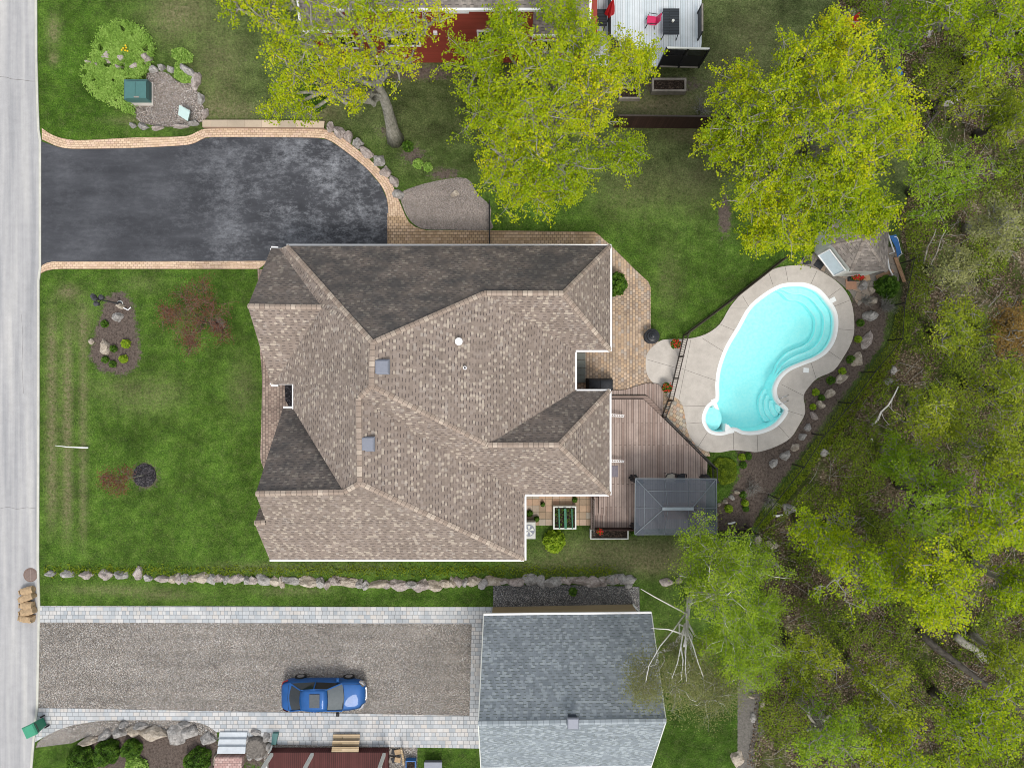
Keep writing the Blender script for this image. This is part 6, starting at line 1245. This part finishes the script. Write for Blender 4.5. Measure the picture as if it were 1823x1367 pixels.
# --- birches right of the grey garage
bb = tree('white trunked bare birch leaning over the grey garage roof', (1228,1062), [(1205,1225,9,42,1.2),(1260,1250,8,40,1.1),(1150,1190,8,30,.9),(1145,1225,7.5,28,.8),(1240,1200,8,40,.9),(1280,1215,7.5,30,.9),(1200,1150,7,22,.7)], .15, 'birch', 'leafP', .042, 2.0, 20, .30, lean=(1217,1150,8.5), name='birch', twig='bark_grey', tintoff=-.30, brs=.8)
m = MB()
for L_ in ([(1223,1088,5.5),(1200,1120,7),(1175,1150,8.4),(1155,1185,9),(1150,1212,9.2)], [(1219,1110,7),(1212,1150,8.6),(1206,1180,9.2),(1196,1208,9.6)], [(1219,1110,7),(1221,1150,8.6),(1220,1185,9.3),(1222,1213,9.7)], [(1221,1118,7.2),(1234,1150,8.3),(1243,1180,8.9),(1252,1204,9.3)], [(1222,1092,5.8),(1195,1078,6.4),(1165,1062,6.8),(1141,1048,7)], [(1220,1130,7.6),(1190,1120,8),(1160,1118,8.2)], [(1212,1150,8.6),(1216,1175,9),(1213,1210,9.5)]):
    m.tube([P(*q) for q in L_], [.042-.03*i/(len(L_)-1) for i in range(len(L_))], 6)
m.obj('limbs', MT['birch'], bb, sm=True)
tree('fresh green birch beside the gazebo and black fence panel', (1262,1015), [(1290,990,7,55,1.3),(1250,960,6,40,1),(1340,1010,7,50,1.2),(1280,1060,8,60,1.4),(1330,1080,7.5,50,1.2),(1240,1030,6.5,38,1)], .12, 'birch', 'leafG', .052, 2.1, 15, .15, lean=(1274,1052,7), name='birch')
tree('fresh green birch at the edge of the woods behind the bare birch', (1290,1100), [(1300,1130,8,48,1.3),(1350,1140,7.5,45,1.2),(1320,1190,8,45,1.2),(1370,1090,7,38,1),(1270,1150,7,30,.9),(1360,1190,7,32,.9)], .12, 'birch', 'leafG', .052, 2.1, 15, .15, name='birch')
# --- the woods
woods = [
 # label, base, crown centre, z, radius px, leaf, density
 ('yellow green tree crown at the lower middle of the woods', (1490,960), (1545,1010), 10, 88, 'leafY', .75),
 ('bright yellow tree crown in the woods, right of the lower middle one', (1590,990), (1665,1050), 12, 80, 'leafY', .9),
 ('yellow green tree crown directly below the wire fence end', (1420,930), (1465,950), 8, 62, 'leafY', .6),
 ('pale green tree crown in the woods level with the gazebo', (1600,860), (1660,900), 10, 75, 'leafG', .6),
 ('yellow green tree crown at the right edge level with the gazebo', (1700,880), (1780,930), 12, 80, 'leafY', .85),
 ('yellow green tree crown at the right edge below the level of the stone row', (1730,1000), (1810,1050), 11, 50, 'leafY', .6),
 ('sparse green tree crown below the fence in the lower woods', (1400,1140), (1440,1180), 8, 60, 'leafO', .45),
 ('sparse olive tree crown in the middle of the lower woods', (1510,1180), (1570,1230), 9, 70, 'leafO', .5),
 ('yellow green tree crown at the bottom edge of the woods, left', (1420,1240), (1470,1310), 10, 70, 'leafG', .6),
 ('yellow green tree crown at the bottom edge of the woods, centre', (1530,1270), (1600,1345), 10, 62, 'leafY', .6),
 ('yellow green tree crown at the bottom right of the woods', (1660,1230), (1740,1300), 11, 85, 'leafY', .65),
 ('olive tree crown at the right edge, lower woods', (1730,1130), (1800,1180), 10, 55, 'leafO', .6),
 ('green tree crown at the top left corner of the woods', (1540,100), (1590,50), 10, 62, 'leafG', .6),
 ('yellow green tree crown at the top edge of the woods', (1620,80), (1690,10), 13, 70, 'leafY', .7),
 ('yellow green tree crown at the top right corner', (1720,110), (1795,60), 13, 75, 'leafY', .8),
 ('olive tree crown just below the top right corner', (1660,190), (1720,150), 10, 68, 'leafO', .6),
 ('sparse olive tree crown at the right edge, upper woods', (1740,240), (1800,210), 10, 52, 'leafO', .5),
 ('grey green tree crown right of the largest maple', (1620,340), (1680,320), 9, 80, 'leafG', .75),
 ('sparse pale tree crown at the right edge level with the driveway', (1720,410), (1790,400), 10, 60, 'leafP', .55),
 ('small pale flowering tree crown right of the pool shed', (1650,480), (1700,480), 7, 42, 'leafP', .4),
 ('bronze leaved tree crown at the right edge level with the pool', (1740,590), (1805,590), 9, 48, 'leafOr', .6),
 ('dark olive tree crown right of the wire fence corner', (1660,590), (1710,590), 8, 52, 'leafO', .45),
 ('dark olive tree crown at the right edge below the bronze one', (1720,690), (1785,700), 9, 58, 'leafO', .5),
 ('olive tree crown right of the pool between fence and bronze tree', (1620,720), (1670,745), 8, 55, 'leafO', .45),
 ('olive green tree crown at the right edge above the gazebo level', (1720,790), (1790,810), 10, 62, 'leafO', .55),
 ('small sparse tree crown just outside the wire fence', (1570,800), (1605,815), 6, 42, 'leafG', .4)]
for i, (lab, bs, cr_, z_, r, lf, dn) in enumerate(woods):
    k = random.choice([5, 6, 7]); lobes = []
    for j in range(k):
        a = 6.283*j/k+random.random()*.8; rr = r*random.uniform(.38, .66); lobes.append((cr_[0]+math.cos(a)*rr, cr_[1]+math.sin(a)*rr, z_+random.uniform(-1.6, .6), r*random.uniform(.38, .55), 1.1))
    lobes.append((cr_[0], cr_[1], z_+.6, r*.5, 1.2))
    tree(lab, bs, lobes, .13+.01*z_, random.choice(['bark_grey', 'bark_dark']), lf, .068, dn*1.65, 10, .13, 'trees of the woods on the right', tips=5, tintoff=-.2 if lf == 'leafY' and i not in (1, 15) else -.06, brs=1.25)
# slim bare saplings and fallen trunks in the woods
logs = [((1630,1125,.3),(1823,1270,2.5),.22,'long dark trunk leaning toward the lower right corner'), ((1440,1235,.25),(1530,1367,.5),.16,'dark fallen trunk lying near the bottom of the woods'), ((1505,1300,.25),(1570,1375,.5),.18,'thick dark fallen trunk at the bottom edge of the woods'), ((1700,1130,.3),(1790,1200,.4),.26,'thick grey fallen log in the lower right woods'), ((1565,1300,.2),(1570,1235,.9),.15,'short grey broken trunk standing above the pale stump rock'), ((1690,212,.25),(1823,170,.4),.16,'dark fallen trunk in the upper right woods'), ((1553,760,.3),(1600,690,3.0),.06,'thin white dead sapling leaning right of the wire fence'), ((1535,65,.2),(1555,35,2.5),.05,'thin pale bare sapling behind the red lawn chair'), ((1640,470,.2),(1668,405,3.5),.05,'bare slim sapling right of the pool shed'), ((1655,478,.2),(1684,410,3.5),.045,'second bare slim sapling right of the pool shed'), ((1670,200,.2),(1640,240,1.5),.10,'short dark fallen limb under the upper right trees')]
for a, b, r, l in logs:
    A, B = P(*a), P(*b); m = MB(); pts_ = [A.lerp(B, t)+Vector((random.gauss(0, .06), random.gauss(0, .06), 0)) for t in (0, .2, .4, .6, .8, 1)]
    thin = r < .08; m.tube(pts_, [r*(1-.1*i) for i in range(6)], 9)
    for i in (2, 3, 4):
        d = Vector((random.gauss(0, 1), random.gauss(0, 1), .5)).normalized(); m.tube([pts_[i], pts_[i]+d*.4, pts_[i]+d*.9+Vector((.1, .1, .1))], [r*.3, r*.2, r*.1], 5)
    m.obj('bare_sapling' if thin else 'fallen_trunk', MT['birch' if 'white' in l else ('bark_grey' if 'grey' in l or 'pale' in l or 'slim' in l else 'bark_dark')], base=A, sm=True, label=l, cat='sapling' if thin else 'log')
# bare brush by the shed, grey bush on the fence line
def brush(px, py, r, label, n=40, h=.9, mat='twig', name='bare_bush'):
    root = empty(name, P(px, py), label, 'bush'); b = P(px, py); m = MB(); R_ = r*H/F
    for i in range(n):
        a = random.random()*6.28; q = R_*random.uniform(.4, 1); e = b+Vector((math.cos(a)*q, math.sin(a)*q, h*random.uniform(.4, 1))); mid_ = b.lerp(e, .5)+Vector((random.gauss(0, .08), random.gauss(0, .08), .1)); m.tube([b+Vector((math.cos(a)*.05, math.sin(a)*.05, 0)), mid_, e], [.014, .009, .004], 3, cap=False)
        for j in range(2): f = e+Vector((random.gauss(0, .2), random.gauss(0, .2), random.gauss(.05, .1))); m.tube([mid_, f], [.007, .003], 3, cap=False)
    m.obj('branches', MT[mat], root); return root
brush(1246,195,20,'bare twiggy bush behind the dark brown board fence'); brush(1570,545,14,'grey ornamental grass tuft between pool terrace and wire fence', 70); brush(1535,535,12,'bare twiggy bush in the mulch beside the flagstones'); brush(1335,868,16,'bare twiggy bush in the mulch below the pool'); brush(1366,892,14,'bare arching bush at the lower end of the wire fence')
# undergrowth and leaf litter
def wood_scatter(n, fn, pad=4): 
    q = inpoly_pts([(1495,0),(1530,80),(1600,130),(1640,230),(1640,320),(1600,390),(1618,470),(1605,560),(1595,630),(1550,690),(1505,750),(1455,825),(1405,895),(1355,950),(1340,1000),(1362,1060),(1350,1190),(1345,1300),(1325,1400),(1900,1400),(1900,-30),(1500,-30)], n, pad)
    nz = np.array([mnoise.noise(Vector((x*.012, y*.012, fn)))+.5*mnoise.noise(Vector((x*.05, y*.05, fn))) for x, y in q]); return q, nz
q, nz = wood_scatter(210000, 3.0); ok = nz+rng.normal(0, .12, len(q)) > .02; q = q[ok]; nz = nz[ok]
u = leafmesh('undergrowth', px2w(q, .08+rng.random(len(q))**2*.9*(1+nz)), .062, MT['under'], None, 1.0, .45+.5*nz+rng.normal(0, .2, len(q))); tag(u, 'patchy green undergrowth on the woodland floor', 'undergrowth', None, 'stuff')
q, nz = wood_scatter(130000, 9.0, -4); ok = nz+rng.normal(0, .2, len(q)) > -.15; q = q[ok]
u = leafmesh('leaf_litter', px2w(q, .05+.06*rng.random(len(q))), .062, MT['litter'], None, .4, rng.random(len(q))**1.6*.9); tag(u, 'brown dead leaves strewn over the woodland floor', 'leaf litter', None, 'stuff')
q, nz = wood_scatter(900, 5.0, 6); m = MB()
for (x, y) in q:
    a = random.random()*6.28; L = random.uniform(.4, 1.6); p = P(x, y, .1); e = p+Vector((math.cos(a)*L, math.sin(a)*L, random.uniform(0, .5))); m.tube([p, p.lerp(e, .5)+Vector((random.gauss(0, .06), random.gauss(0, .06), .05)), e], [.018, .013, .006], 4, cap=False)
u = m.obj('fallen_twigs', MT['twig'], label='grey fallen twigs and sticks on the woodland floor', cat='twigs', kind='stuff')
# straw coloured grass and weeds along the lawn edges
q = np.concatenate([np.stack([rng.uniform(78, 1100, 3000), 1012+rng.normal(0, 5, 3000)+np.interp(rng.uniform(0, 1, 3000), [0, 1], [0, 8])], -1), inpoly_pts([(1340,935),(1360,945),(1600,640),(1618,560),(1600,540),(1582,610),(1450,785)], 5000)])
u = leafmesh('rough_grass', px2w(q, .04+.12*rng.random(len(q))), .045, MT['leafO'], None, 1.6, rng.random(len(q))*.38, .3, 3.5); tag(u, 'rough grass growing along the stone row and wire fence', 'grass', None, 'stuff')
